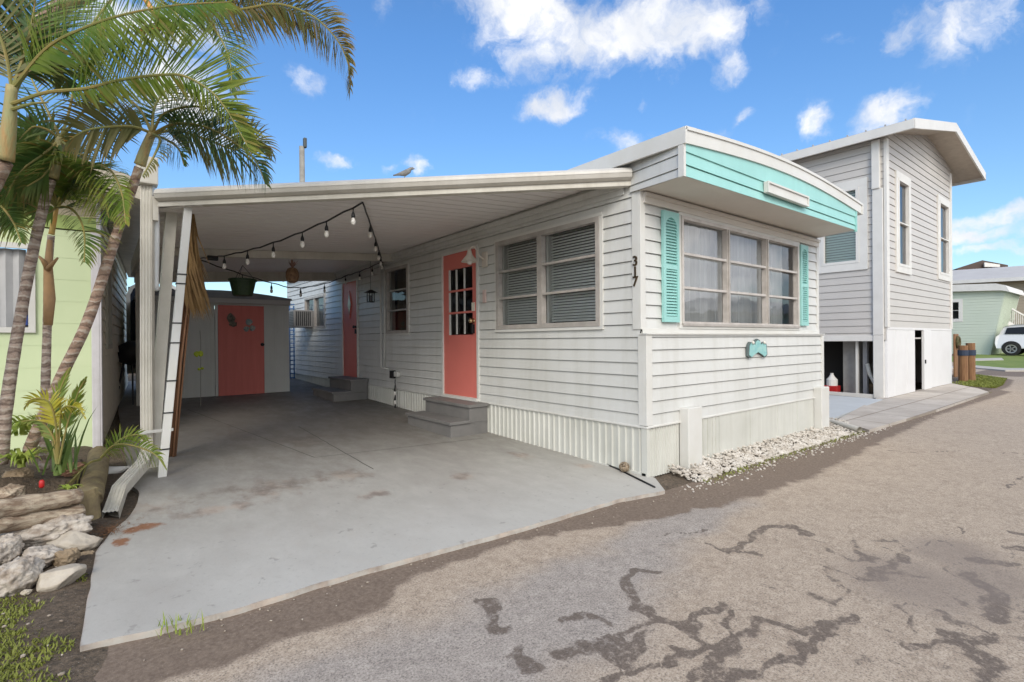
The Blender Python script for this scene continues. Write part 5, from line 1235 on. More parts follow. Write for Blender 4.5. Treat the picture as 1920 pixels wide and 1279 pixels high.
# palm C: thin upright palm with an orange sheath
pC=palm('thin upright palm with an orange sheath before the lime wall',[(-3.831,2.015,0.323),(-3.821,1.993,0.754),(-3.805,1.965,1.253),(-3.793,1.940,1.677),(-3.776,1.912,1.887)],(.028,.019),[(-3.776,1.912,1.887),(-3.762,1.901,1.975),(-3.747,1.889,2.070)],(.017,.012),BK2,crm=mat('orange_sheath',(.50,.26,.06),.5,(.36,.32,.10),6,.5))
mb=MB(); mb.tube([(-3.794,1.873,1.286),(-3.785,1.866,1.460),(-3.791,1.872,1.669),(-3.779,1.863,1.844)],[.024,.032,.024,.014],10); mb.tube([(-3.790,1.845,1.649),(-3.814,1.839,1.705),(-3.834,1.829,1.729)],[.018,.012,.006],8); mb.tube([(-3.790,1.845,1.649),(-3.766,1.801,1.680),(-3.737,1.753,1.715)],[.018,.012,.006],8)
mb.build('old_leaf_base',mat('brown_sheath',(.40,.24,.11),.8,(.30,.19,.10),9,.5,.3,40),pC,smooth=True)
frond(pC,[(-3.747,1.889,2.070),(-3.676,1.705,2.036),(-3.624,1.536,1.949),(-3.596,1.386,1.822),(-3.594,1.257,1.639)],.30,LFD,(1,-.4,.3),seed=21,droop=.8,sides=(1,.45))
frond(pC,[(-3.747,1.889,2.070),(-3.688,1.715,2.190),(-3.578,1.500,2.267),(-3.475,1.291,2.213),(-3.421,1.120,2.041),(-3.406,0.980,1.837)],.28,LFG,(1,-.4,.2),seed=22,droop=.9,sides=(.5,1),dens=.010)
frond(pC,[(-3.747,1.889,2.070),(-3.829,1.742,2.114),(-3.912,1.595,2.066),(-4.032,1.477,1.979)],.36,LFD,(.1,-.3,1),seed=23,droop=.9,dens=.009)
frond(pC,[(-3.747,1.889,2.070),(-3.819,1.776,2.249),(-3.907,1.676,2.336),(-4.011,1.589,2.349)],.34,LFD,(.5,-.3,1),seed=24,droop=.7,dens=.010)
frond(pC,[(-3.747,1.889,2.070),(-3.770,1.823,2.322),(-3.830,1.786,2.486),(-3.870,1.732,2.559)],.30,LFD,(1,-.3,.1),seed=25,droop=.5,dens=.009)
frond(pC,[(-3.747,1.889,2.070),(-3.707,1.858,2.239),(-3.720,1.869,2.380),(-3.678,1.835,2.485)],.26,LFD,(1,-.3,.1),seed=26,droop=.6,dens=.012)
frond(pC,[(-3.747,1.889,2.070),(-3.797,1.801,2.003),(-3.853,1.717,2.028),(-3.897,1.625,2.024)],.16,LFG,(.1,-.3,1),seed=27,droop=1)
frond(pC,[(-4.050,1.619,2.017),(-3.972,1.514,1.966),(-3.908,1.421,1.856),(-3.869,1.347,1.737)],.14,LFD,(1,-.3,.2),seed=28,droop=1)
frond(pC,[(-3.747,1.889,2.070),(-3.866,1.898,2.254),(-3.965,1.892,2.233),(-4.060,1.882,2.163)],.30,LFD,(.1,-.3,1),seed=29,droop=.8,dens=.010)
for k_,pp_ in enumerate(([(-3.747,1.889,2.070),(-3.822,1.821,2.174),(-3.890,1.747,2.310),(-3.940,1.660,2.307)],[(-3.747,1.889,2.070),(-3.771,1.823,2.218),(-3.858,1.807,2.334),(-3.929,1.778,2.278)],[(-3.711,1.542,2.415),(-3.786,1.495,2.294),(-3.876,1.460,2.171),(-3.938,1.402,1.993)],[(-3.711,1.542,2.415),(-3.739,1.500,2.273),(-3.785,1.473,2.161),(-3.855,1.464,2.083)],[(-3.747,1.889,2.070),(-3.677,1.748,2.183),(-3.620,1.618,2.230),(-3.566,1.490,2.141)])):
    frond(pC if k_ in(0,1,4) else pA,pp_,.27,LFD,(.3,-.3,1),seed=80+k_,droop=.8,dens=.008)
frond(pC,[(-3.747,1.889,2.070),(-3.621,1.662,2.172),(-3.514,1.449,2.091),(-3.477,1.292,1.917)],.28,LFG,(1,-.3,.4),seed=30,droop=.9,dens=.011)
# palm D: stem behind the left edge, long arching fronds
pD=palm('taller palm cut by the left picture edge with long arching fronds',[(-4.268,1.724,0.481),(-4.151,1.548,1.303),(-4.029,1.368,1.883),(-3.918,1.196,2.150)],(.05,.038),[(-3.918,1.196,2.150),(-3.895,1.146,2.311),(-3.877,1.100,2.524)],(.042,.022))
frond(pD,[(-3.873,1.097,2.510),(-3.732,0.934,2.690),(-3.591,0.772,2.764),(-3.422,0.587,2.812),(-3.216,0.373,2.832),(-3.017,0.164,2.819)],.42,LFG,(.1,-.2,1),seed=41,start=.1,droop=.5,dens=.011)
frond(pD,[(-3.878,1.100,2.426),(-3.735,0.959,2.473),(-3.571,0.801,2.482),(-3.433,0.663,2.513),(-3.274,0.509,2.525),(-3.182,0.407,2.507),(-3.083,0.300,2.422),(-3.025,0.226,2.319),(-2.981,0.162,2.203),(-2.937,0.099,2.082)],.36,LFY,(.0,-.1,1),seed=42,start=.22,droop=.15,dens=.011,sides=(1.1,.55),wid=.0105)
frond(pD,[(-3.873,1.097,2.510),(-3.825,1.060,2.692),(-3.791,1.033,2.859),(-3.767,1.015,3.083)],.34,LFD,(1,-.3,0),seed=43,start=.15)
frond(pD,[(-3.877,1.100,2.510),(-3.897,1.074,2.673),(-3.934,1.061,2.819),(-3.970,1.047,2.960)],.34,LFB,(1,-.3,0),seed=44,start=.1,dens=.012)
frond(pD,[(-3.873,1.097,2.496),(-3.780,1.152,2.718),(-3.718,1.231,2.924),(-3.665,1.316,2.999)],.26,LFD,(.2,-.3,1),seed=45,start=.2,droop=.8)
frond(pD,[(-3.874,1.097,2.398),(-3.789,0.966,2.402),(-3.720,0.848,2.386)],.10,LFB,(.2,-.3,1),seed=46,start=.6,dens=.03)
frond(pD,[(-3.882,1.104,2.440),(-3.807,1.215,2.708),(-3.701,1.301,2.748),(-3.660,1.439,2.690)],.22,LFD,(.9,-.3,.3),seed=47,start=.3,droop=.8)
# palm E: crown above the picture, its hanging fronds reach into the sky
pE=palm('tall palm whose crown hangs its fronds in from above the picture',[(-5.466,3.884,0.149),(-5.020,3.365,1.743),(-4.248,2.586,3.034),(-3.704,1.986,3.468)],(.07,.05),[(-3.704,1.986,3.468),(-3.504,1.764,3.541),(-3.338,1.569,3.575)],(.05,.035))
frond(pE,[(-3.338,1.569,3.575),(-3.098,1.305,3.359),(-2.838,1.026,3.291),(-2.639,0.796,3.286),(-2.487,0.602,3.174),(-2.393,0.454,3.001),(-2.359,0.354,2.821),(-2.370,0.289,2.641)],.30,LFB,(.0,-.2,1),seed=51,start=.25,droop=.9,dens=.009,brown=.3)
frond(pE,[(-3.338,1.569,3.575),(-3.123,1.347,3.335),(-2.980,1.182,3.246),(-2.907,1.073,3.094),(-2.871,0.993,2.919),(-2.874,0.944,2.725)],.28,LFD,(1,-.5,.2),seed=52,start=.35,droop=.8,sides=(1,.3),dens=.010)
frond(pE,[(-3.338,1.569,3.575),(-3.205,1.420,3.271),(-3.127,1.315,3.221),(-3.319,1.425,3.169)],.10,LFB,(1,-.5,.2),seed=53,start=.6,droop=.8,stem=MATS['orange_stem'],r0=.018)
frond(pE,[(-3.338,1.569,3.575),(-2.983,1.255,3.484),(-2.715,1.011,3.394),(-2.506,0.813,3.272),(-2.447,0.734,3.119)],.26,LFB,(.0,-.2,1),seed=54,start=.3,droop=.9,dens=.010,brown=.4)
frond(pE,[(-3.338,1.569,3.575),(-3.478,1.594,3.356),(-3.586,1.594,3.110),(-3.612,1.529,2.839)],.30,LFD,(1,-.5,.2),seed=55,start=.3,droop=.6)
frond(pE,[(-3.338,1.569,3.575),(-3.231,1.441,3.411),(-3.126,1.315,3.301),(-3.078,1.234,3.091)],.22,LFY,(1,-.5,.2),seed=56,start=.4,droop=.8)
# young yellow palm and grassy plants
yp=empty('young_palm','young palm seedling with bright yellow fronds at the foot of the trunks','palm seedling',(-3.753,1.507,0.440))
frond(yp,[(-3.732,1.491,0.440),(-3.735,1.429,0.673),(-3.761,1.387,0.822),(-3.829,1.377,0.850),(-3.864,1.341,0.804)],.10,LFYY,(.1,-.3,1),seed=61,r0=.005,start=.45,droop=.7,dens=.012,brown=.0)
frond(yp,[(-3.732,1.491,0.440),(-3.718,1.432,0.671),(-3.700,1.370,0.787),(-3.632,1.268,0.791),(-3.595,1.191,0.734)],.09,LFYY,(.1,-.3,1),seed=62,r0=.005,start=.5,droop=.8,dens=.012,brown=.0)
frond(yp,[(-3.732,1.491,0.440),(-3.749,1.462,0.607),(-3.807,1.465,0.708),(-3.889,1.488,0.714)],.08,LFY,(.1,-.3,1),seed=63,r0=.005,start=.4,droop=.6,dens=.013)
frond(yp,[(-3.727,1.487,0.440),(-3.686,1.412,0.670),(-3.633,1.328,0.864),(-3.595,1.255,0.960)],.10,LFG,(1,-.3,.1),seed=64,r0=.005,start=.4,droop=.2,dens=.02,sweep_=1.0)
frond(yp,[(-3.738,1.495,0.440),(-3.756,1.510,0.633),(-3.724,1.485,0.858),(-3.673,1.445,1.018)],.10,LFG,(1,-.3,.1),seed=65,r0=.005,start=.5,droop=.2,dens=.02,sweep_=1.0)
def blades(name,label,base,n,L_,m_,spread,seed,cat='plant',rw=.012):
    rn=random.Random(seed); mb=MB(); b=Vector(base); k0=.25 if cat=='weed' else 1
    mb.lathe(b+Vector((0,0,-.02)),[(.02*k0,0),(.018*k0,.02),(.006*k0,.03)],8)
    for k in range(n):
        a=rn.uniform(0,6.28); l=L_*rn.uniform(.5,1.1); p=b+Vector((rn.uniform(-1,1),rn.uniform(-1,1),0))*(spread*.25 if name!='bromeliad' else .012); d=Vector((math.cos(a)*spread,math.sin(a)*spread,1)).normalized(); wv=Vector((-math.sin(a),math.cos(a),0))*rw
        q=[p]; dd=d
        for i in range(4): p=p+dd*l/4; q.append(p); dd=(dd+Vector((0,0,-.28*(i+.5)*spread*1.4))).normalized()
        vs=[]
        for i,x in enumerate(q): 
            ww=wv*(1-(i/4)**2)*(.6+.4*(i>0)); vs+=[x-ww,x+ww]
        mb.add(vs,[(2*i,2*i+1,2*i+3,2*i+2) for i in range(4)])
    return single(mb,name,m_,label,cat,origin=base)
LG=mat('leafy_green',(.07,.14,.03),.5,(.16,.22,.05),8,.6,trans=.3); LYG=mat('lime_leaf',(.25,.36,.05),.5,(.36,.40,.08),8,.5,trans=.3)
blades('strap_leaf_plant','upright green strap leaved plant beside the yellow seedling','@B1@' and (-3.737,1.558,0.380),26,.42,LG,.35,3,rw=.009)
blades('bromeliad','small bright green rosette in the planter behind the upper log',(-3.683,1.451,0.279),18,.10,LYG,1.0,4,rw=.010)
blades('bromeliad','green and orange rosette at the left end of the planter',(-3.917,1.764,0.419),40,.26,LYG,1.1,5,rw=.012)
blades('leafy_shrub','low yellowish green shrub between the two thick palm trunks',(-3.940,2.165,0.566),60,.24,LYG,.8,6,rw=.014)
rf=empty('arching_palm_leaf_plant','low palm plant whose green leaf arches over the gap behind the log','plant',(-3.529,1.967,0.358))
frond(rf,[(-3.529,1.967,0.366),(-3.456,1.846,0.461),(-3.357,1.704,0.466),(-3.247,1.553,0.418),(-3.191,1.444,0.329)],.20,LFG,(.1,-.3,1),seed=71,start=.05,droop=.9,dens=.016,sides=(.8,1))
frond(rf,[(-3.529,1.967,0.366),(-3.425,1.928,0.482),(-3.334,1.899,0.512),(-3.273,1.892,0.479)],.12,LFG,(.1,-.3,1),seed=72,start=.2,droop=.6,dens=.02)
frond(rf,[(-3.535,1.972,0.351),(-3.598,1.831,0.357),(-3.689,1.711,0.273)],.10,LFB,(.1,-.3,1),seed=73,start=.5,droop=.6,dens=.03)
mb=MB(); c=Vector((-3.799,1.416,0.355)); mb.lathe(c+Vector((0,0,-.03)),[(.010,0),(.013,.01),(.013,.035),(.008,.045)],12); single(mb,'red_cap',mat('red_plastic',(.45,.02,.02),.35),'little red plastic cap among the rocks of the planter','cap',origin=c,smooth=True)
# grass and weeds by the kerb
def tufts(name,label,cells,n,L_,m_,seed,rw=.003,cat='grass'):
    rn=random.Random(seed); mb=MB()
    for k in range(n):
        x,y=cells(rn)
        if x is None: continue
        z=gz(x,y); a=rn.uniform(0,6.28); l=L_*rn.uniform(.4,1.2); d=Vector((math.cos(a)*.5,math.sin(a)*.5,1)).normalized(); wv=Vector((-math.sin(a),math.cos(a),0))*rw; p=Vector((x,y,z-.003)); m1=p+d*l*.55; e=p+d*l+Vector((math.cos(a),math.sin(a),-.3))*l*.3
        mb.add([p-wv,p+wv,m1+wv*.8,m1-wv*.8,e],[(0,1,2,3),(3,2,4)])
    o=mb.build(name,m_); return tag(o,label,cat,kind='stuff')
GR=mat('grass_blade',(.22,.25,.05),.6,(.28,.30,.06),12,.6,trans=.3)
def c1(rn):
    for _ in range(30):
        x=rn.uniform(-4.9,-3.5); y=rn.uniform(-.9,.65)
        if N3(x,y,3.2,5)+.15*(0-y)-.05>rn.uniform(-.15,.35) and x<left_x(max(y,LEFT[0][1]))-.02: return x,y
    return None,None
tufts('grass_patch','short yellow green grass on bare soil in the bottom left corner',c1,15000,.022,GR,1)
def c3(rn):
    t=rn.random(); x=12.2+t*4.2; return x,edge_y(x)+.05+rn.random()*rn.random()*(1.0-.5*t)
tufts('verge_grass','low green grass wedge at the street corner by the grey house',c3,9000,.06,GR,3,rw=.008)
def c4(rn):
    x=rn.uniform(.3,11); return x,edge_y(x)+rn.gauss(.03,.03)
tufts('kerb_weeds','thin weeds growing along the gravel and apron edge',c4,3600,.03,GR,4,rw=.004)
wp=(-3.278,-0.205,0.014)
blades('weed_tuft','small weed tuft growing at the front edge of the grey slab',wp,30,.075,LYG,.3,9,'weed',rw=.003)
# debris pebbles on soil
# white gravel strip
import bmesh
mb=MB(); rn=random.Random(11)
ico=[]; bm=bmesh.new(); bmesh.ops.create_icosphere(bm,subdivisions=1,radius=1); iv=[v.co.copy() for v in bm.verts]; iff=[tuple(v.index for v in f.verts) for f in bm.faces]; bm.free()
def pebbles(mb,n,pos,smin,smax):
    for k in range(n):
        x,y,h=pos(rn); r=rn.uniform(smin,smax)*(1 if rn.random()<.9 else 1.5); a=rn.uniform(0,6.28); ca,sa=math.cos(a),math.sin(a); sx,sy,sz=r*rn.uniform(.8,1.4),r*rn.uniform(.6,1),r*rn.uniform(.45,.8)
        z=g(y)+h; vs=[]
        for v in iv:
            j=1+rn.uniform(-.22,.22); vs.append((x+(v.x*sx*ca-v.y*sy*sa)*j,y+(v.x*sx*sa+v.y*sy*ca)*j,z+v.z*sz*j))
        mb.add(vs,iff)
def pg(rn):
    x=.25+4.1*rn.random()**.9; e=edge_y(x)+.05+.03*noise.noise(Vector((x*5,0,0))); top=-.0 if x<3.55 else .30; t=rn.random(); 
    if .44<x<.68 or 3.26<x<3.52: top=-.1
    y=e+(top-e)*t; return x,y,.01+.05*t*rn.random()+.02*t
pebbles(mb,3600,pg,.009,.019)
def pg2(rn):
    x=.0+4.6*rn.random(); return x,edge_y(x)+rn.gauss(-.03,.05),.008
pebbles(mb,380,pg2,.005,.012)
o=mb.build('white_gravel',mat('white_pebble',(.66,.62,.56),.8,(.40,.35,.29),6,.55)); tag(o,'white pebble gravel along the foot of the front skirt','gravel',kind='stuff')
mb=MB()
def pd(rn): 
    x=rn.uniform(-5,-3.55); return x,rn.uniform(-1.2,1.3),.025
pebbles(mb,260,pd,.003,.010)
def pe(rn):
    x=rn.uniform(-3.4,10); return x,edge_y(x)-abs(rn.gauss(0,.10)),.008
pebbles(mb,500,pe,.002,.006)
o=mb.build('loose_stones',mat('small_stone',(.50,.44,.36),.9,(.25,.2,.15),9,.6)); tag(o,'tiny loose stones scattered on the soil and road edge','stones',kind='stuff')
# debris at downspout mouth
mb=MB(); rn=random.Random(5); c=Vector((-3.475,1.140,0.062))
for k in range(520):
    a=rn.uniform(0,6.28); rr=rn.gauss(0,.07); p=c+Vector((rr*math.cos(a)*1.2-.02,rr*math.sin(a)*1.5+.05,rn.uniform(0,.02))); d=Vector((rn.uniform(-1,1),rn.uniform(-1,1),rn.uniform(-.1,.4)))*.022; s_=Vector((d.y,-d.x,0))*.12
    mb.add([p-s_,p+s_,p+d],[(0,1,2)])
o=mb.build('twig_debris',mat('twig_brown',(.11,.065,.04),.9,(.26,.12,.05),30,.6)); tag(o,'dark twigs and wet leaf litter below the downspout mouth','debris',kind='stuff')
# ================================================================ grey raised house
gh=empty('raised_grey_house','tall grey sided house on a high white base to the right of the mobile home','house',(7.7,.48,0))
GSID=mat('grey_vinyl_siding',(.54,.51,.475),.45,(.48,.455,.42),1.2,.4,.03,90); GTR=mat('bright_trim',(.71,.69,.65),.45,(.62,.60,.56),3,.4)
BX0,BX1,BY0,BY1=7.72,12.38,.48,11
GL_=FR((BX0,0,0),(0,1,0),(-1,0,0)); GF=FR((0,BY0,0),(1,0,0),(0,-1,0))
wl=(.90,1.55,2.58,4.02); op=(.70,2.4,.10,1.09)
def roofz(x): return 4.885+.225*(x-7.55) if x<10.45 else 5.5375-.165*(x-10.45)
mb=siding(GL_,[(BY0,1.11),(BY1,1.11),(BY1,4.82),(BY0,4.82)],.135,1.11,[wl],lip=.013); mb.build('side_wall',GSID,gh)
f1=(8.36,9.04,2.52,4.20); f2=(11.30,12.12,2.58,4.24); dop=(9.42,10.02,.07,1.32)
mb=siding(GF,[(BX0,1.34),(BX1,1.34),(BX1,roofz(BX1)-.03),(10.45,roofz(10.45)-.03),(BX0,roofz(BX0)-.03)],.135,1.34,[f1,f2],lip=.013); mb.build('front_wall',GSID,gh)
mb=MB(); mb.box(BX1-.02,BX1,BY0+.01,BY1,0,5.1); mb.box(BX0,BX1,BY1-.02,BY1,0,4.9); mb.box(BX0+.02,BX1-.03,BY0+.03,BY1-.03,1.12,1.15); mb.build('rear_wall',GSID,gh)
mb=MB(); GF.box(mb,BX0,dop[0],-.02,.012,.0,1.30); GF.box(mb,dop[1]+.55,BX1,-.02,.012,.0,1.30); GF.box(mb,BX0,BX1,-.02,.018,1.302,1.345); GL_.box(mb,BY0,.68,-.02,.01,.0,1.085); GL_.box(mb,op[1],BY1,-.02,.008,.0,1.085)
GF.box(mb,8.2,8.205,.012,.015,.0,1.3); GF.box(mb,8.9,8.905,.012,.015,.0,1.3)
mb.build('base_panel',mat('white_base_panel',(.74,.735,.73),.5,(.66,.65,.64),1.6,.4,.03,60),gh)
mb=MB(); GF.box(mb,dop[1],dop[1]+.54,-.02,.03,.02,1.30); hatch=mb.build('hatch_door',mat('white_base_panel2',(.74,.735,.73),.5),gh,bevel=.004)
mb=MB(); GF.box(mb,dop[1]+.02,dop[1]+.05,.03,.05,.6,.68); mb.build('handle',BLACK,hatch)
mb=MB(); GL_.box(mb,.66,BY1,.0,.03,1.09,1.20); GL_.box(mb,.685,2.4,.0,.025,.02,.10); mb.build('sill_board',GTR,gh,bevel=.004)
mb=MB(); mb.box(BX0-.03,BX0+.11,BY0-.03,BY0+.001,1.345,4.80); mb.box(BX0-.03,BX0+.001,BY0,BY0+.02,1.345,4.78); mb.build('corner_trim',GTR,gh,bevel=.004)
mb=MB(); GF.box(mb,BX1-.10,BX1+.03,0,.03,1.345,5.05); mb.build('corner_trim',GTR,gh,bevel=.004)
mb=MB(); GL_.box(mb,.51,.68,.0,.05,1.20,3.9); GL_.box(mb,.55,.68,.0,.08,3.9,4.80); GL_.box(mb,.51,.68,.012,.045,.03,1.2); mb.build('side_downspout',GTR,gh,bevel=.01)
window(gh,GL_,*wl,cols=(),rows=2,fm=GTR,fw_=.05,trim=GTR,trim_w=.14,blind=mat('greenish_blind',(.85,.92,.83),.6),proud=.04,slat=.05)
window(gh,GF,*f1,cols=(),rows=2,fm=GTR,fw_=.05,trim=GTR,trim_w=.12,glass=GLASSR,proud=.04,curtain=mat('grey_screen',(.16,.15,.15),.8))
window(gh,GF,*f2,cols=(),rows=2,fm=GTR,fw_=.05,trim=GTR,trim_w=.12,glass=GLASSR,proud=.04,curtain=MATS['grey_screen'])
y0=.02; y1=11.4
mb=MB()
for xa,xb in ((7.52,10.45),(10.45,13.32)):
    mb.hexa([(xa,y0,roofz(xa)+.02),(xb,y0,roofz(xb)+.02),(xb,y1,roofz(xb)+.02),(xa,y1,roofz(xa)+.02),(xa,y0,roofz(xa)+.075),(xb,y0,roofz(xb)+.075),(xb,y1,roofz(xb)+.075),(xa,y1,roofz(xa)+.075)])
k=y0+.1
while k<6:
    mb.box(7.5,7.53,k-.012,k+.012,roofz(7.52)+.075,roofz(7.52)+.10); k+=.3
mb.build('roof',mat('grey_metal_roof',(.50,.49,.48),.35,(.42,.41,.4),3,.4,metal=.3),gh)
mb=MB()
for xa,xb in ((7.50,10.45),(10.45,13.34)):
    mb.hexa([(xa,y0-.03,roofz(xa)-.10),(xb,y0-.03,roofz(xb)-.10),(xb,y0,roofz(xb)-.10),(xa,y0,roofz(xa)-.10),(xa,y0-.03,roofz(xa)+.08),(xb,y0-.03,roofz(xb)+.08),(xb,y0,roofz(xb)+.08),(xa,y0,roofz(xa)+.08)])
mb.box(7.47,7.519,y0-.03,y1,roofz(7.5)-.10,roofz(7.5)+.06); mb.box(13.32,13.35,y0-.03,y1,roofz(13.33)-.10,roofz(13.33)+.06)
mb.build('fascia',GTR,gh)
mb=MB(); 
for xa,xb in ((7.52,10.45),(10.45,13.32)):
    mb.add([(xa,y0,roofz(xa)-.03),(xb,y0,roofz(xb)-.03),(xb,BY0,roofz(xb)-.03),(xa,BY0,roofz(xa)-.03)],[(0,1,2,3)])
mb.add([(BX1,BY0,roofz(BX1)-.04),(13.32,BY0,roofz(13.32)-.04),(13.32,y1,roofz(13.32)-.04),(BX1,y1,roofz(BX1)-.04)],[(0,1,2,3)])
mb.add([(7.52,BY0,roofz(7.52)-.05),(7.73,BY0,roofz(7.52)-.05),(7.73,y1,roofz(7.52)-.05),(7.52,y1,roofz(7.52)-.05)],[(0,1,2,3)])
mb.build('eave_soffit',mat('eave_soffit_mat',(.50,.44,.37),.6,(.40,.34,.28),8,.5),gh)
# things under the raised house
mb=MB(); mb.box(8.05,8.6,(8.050,1.032,0.461)[1],(8.050,1.301,0.448)[1],.04,1.10)
single(mb,'block_pier',mat('block_grey',(.34,.325,.305),.9,(.28,.27,.25),8,.5,.3,50),'grey concrete block pier under the raised grey house','pier',origin=(8.3,1.3,.04))
mb=MB(); q=(7.850,0.995,0.472)[1]; mb.box(7.84,7.9,q-.02,q+.02,.06,1.09); single(mb,'white_stud',GTR,'thin white upright just in front of the block pier','post',origin=(7.87,q,.06))
mb=MB(); q=(8.000,0.909,0.469)[1]; mb.box(8.0,8.09,q-.035,q+.035,.05,1.10); single(mb,'grey_stud',mat('grey_wood',(.36,.36,.37),.8),'grey upright timber right of the block pier','post',origin=(8,q,.05))
mb=MB(); mb.tube([(7.950,0.857,0.657),(7.950,0.823,0.475),(7.950,0.737,0.297),(7.950,0.669,0.160)],.035,10); single(mb,'bent_pipe',mat('white_pvc2',(.65,.63,.56),.4),'bent white plastic pipe in the dark opening of the raised house','pipe',origin=(7.950,0.738,0.124),smooth=True)
bq=Vector((7.950,1.469,0.091))
bo=empty('laundry_jug','white jug with a red base standing in the dark opening','jug',(bq.x,bq.y,.06))
mb=MB(); mb.lathe((bq.x,bq.y,.20),[(.10,0),(.10,.12),(.05,.18),(.03,.22),(.03,.25)],14); mb.build('jug_body',GTR,bo,smooth=False)
mb=MB(); mb.box(bq.x-.11,bq.x+.11,bq.y-.12,bq.y+.12,.07,.20); mb.build('red_base',MATS['red_plastic'],bo,bevel=.01)
mb=MB(); mb.box(8.5,8.55,1.35,2.6,.05,1.1); mb.box(8.4,9.9,2.5,2.6,.05,1.1); single(mb,'dark_crawlspace_board',mat('near_black_board',(.03,.028,.026),.9),'dark boards closing the crawlspace behind the opening','board',origin=(8.5,2,.05))  # plain near-black boards at the back of the opening
mb=MB(); mb.tube([(4.036,0.092,0.053),(3.684,-0.364,0.040)],.035,12,caps=False); mb.tube([(4.036,0.092,0.053),(3.684,-0.364,0.040)],.030,12,caps=False)
single(mb,'loose_downspout',mat('pipe_cream',(.60,.57,.50),.5),'short cream pipe lying on the gravel at the end of the front wall','pipe',origin=(4.226,0.161,0.025),smooth=True)
# pilings at the corner
WOODB=mat('piling_wood',(.30,.17,.08),.85,(.20,.10,.05),6,.6,.4,40,stretch=(4,4,.5))
for k,(px,lab) in enumerate((((13.752,0.513,0.014),'left brown wooden piling of the pair at the street corner'),((14.122,0.433,0.012),'right brown wooden piling of the pair at the street corner'))):
    r=empty('wooden_piling',lab,'piling',px,group='brown pilings at the street corner')
    x,y,z=px; mb=MB(); mb.tube([(x,y,z-.05),(x,y,z+.5),(x,y,z+(.98 if k else .92))],[.10,.098,.096],12); mb.build('shaft',WOODB,r,smooth=False)
    mb=MB(); mb.tube([(x,y,z+.66),(x,y,z+.80)],[.112,.112],12); mb.build('rope_band',mat('navy_rope',(.035,.05,.085),.8),r)
cx=Vector((15.306,0.953,0.955))
wr_=empty('round_sign_board','brown wooden board with a dark wreath behind the pilings','board',(cx.x,cx.y,g(cx.y)))
mb=MB(); mb.box(cx.x-.2,cx.x+.25,cx.y-.02,cx.y+.02,g(cx.y),cx.z+.28); mb.build('panel',WOODB,wr_,bevel=.01)
mb=MB(); mb.tube([(cx.x+.02+.14*math.cos(a*.5236),cx.y-.05,cx.z+.05+.14*math.sin(a*.5236)) for a in range(13)],.04,8); mb.build('wreath',mat('dark_wreath',(.05,.07,.03),.9,(.14,.1,.05),30,.6),wr_)
# lawn and far path
LAWN=mat('lawn',(.12,.18,.03),.9,(.22,.26,.06),1.2,.5,.3,30)
lp_=[(25.937,3.394,0.095),(37.888,5.070,0.142),(53.495,3.943,0.110),(46.688,2.253,0.063),(23.204,-0.035,-0.001),(21.406,0.774,0.022),(22.159,1.832,0.051)]
mb=MB(); mb.add([(x,y,g(y)+.012) for x,y,z in lp_],[tuple(range(len(lp_)-1,-1,-1))]); o=mb.build('lawn',LAWN); o['kind']='structure'
def cl(rn):
    x=rn.uniform(21,38); y=.6+(x-20)*.12+rn.uniform(-.6,1.0); return x,y
PATHM=mat('pale_path',(.50,.47,.42),.9,(.42,.39,.34),2,.4)
mb=MB(); q=[(27.878,3.206,0.090),(31.322,2.267,0.063),(28.684,1.824,0.051),(25.537,2.770,0.078)]; mb.prism([(x,y,g(y)) for x,y,z in q],(0,0,.03)); q=[(20.223,2.074,0.058),(21.787,1.737,0.049),(20.760,0.619,0.017),(22.010,-0.151,-0.004),(20.575,-0.291,-0.008),(19.325,0.489,0.014),(20.227,1.496,0.042),(18.843,1.800,0.050)]; mb.prism([(x,y,g(y)) for x,y,z in q],(0,0,.05)); o=mb.build('kerb_path',PATHM); o['kind']='structure'
# pale green far house
fh=empty('mint_house','pale mint house with a slanted front wall behind the wooden pilings','house',(36,4,.1))
MINT=mat('mint_siding',(.55,.60,.50),.5,(.50,.56,.46),1,.4)
FM=FR((36,0,0),(0,1,0),(-1,0,0))
mb=siding(FM,[(3.45,.08),(8.5,.08),(8.5,3.95),(2.78,3.72)],.16,.1,[(4.70,5.25,2.15,3.25)],lip=.02)
mb.add([(36,3.45,.08),(36,2.78,3.72),(41,2.78,3.72),(41,3.45,.08)],[(0,1,2,3)]); mb.box(40.9,41,3.45,8.5,.08,3.7); mb.box(36,41,8.4,8.5,.08,3.9)
mb.build('wall',MINT,fh)
mb=MB(); mb.prism([(35.7,2.55,3.62),(35.7,2.70,3.98),(35.7,3.1,4.12),(35.7,8.6,4.40),(35.7,8.6,3.98),(35.7,2.9,3.72)],(5.6,0,0)); mb.build('roof',GTR,fh)
w_=window(fh,FM,4.70,5.25,2.15,3.25,cols=(),rows=2,fm=GTR,fw_=.06,trim=GTR,trim_w=.12,proud=.04)
mb=MB(); 
for k in range(14): 
    t=k/13; mb.beam((36.02+t*4.5,3.44-.02,.1),(36.02+t*4.5,2.76,3.7),.05,.03,(1,0,0))
mb.build('front_rib',MINT,fh)
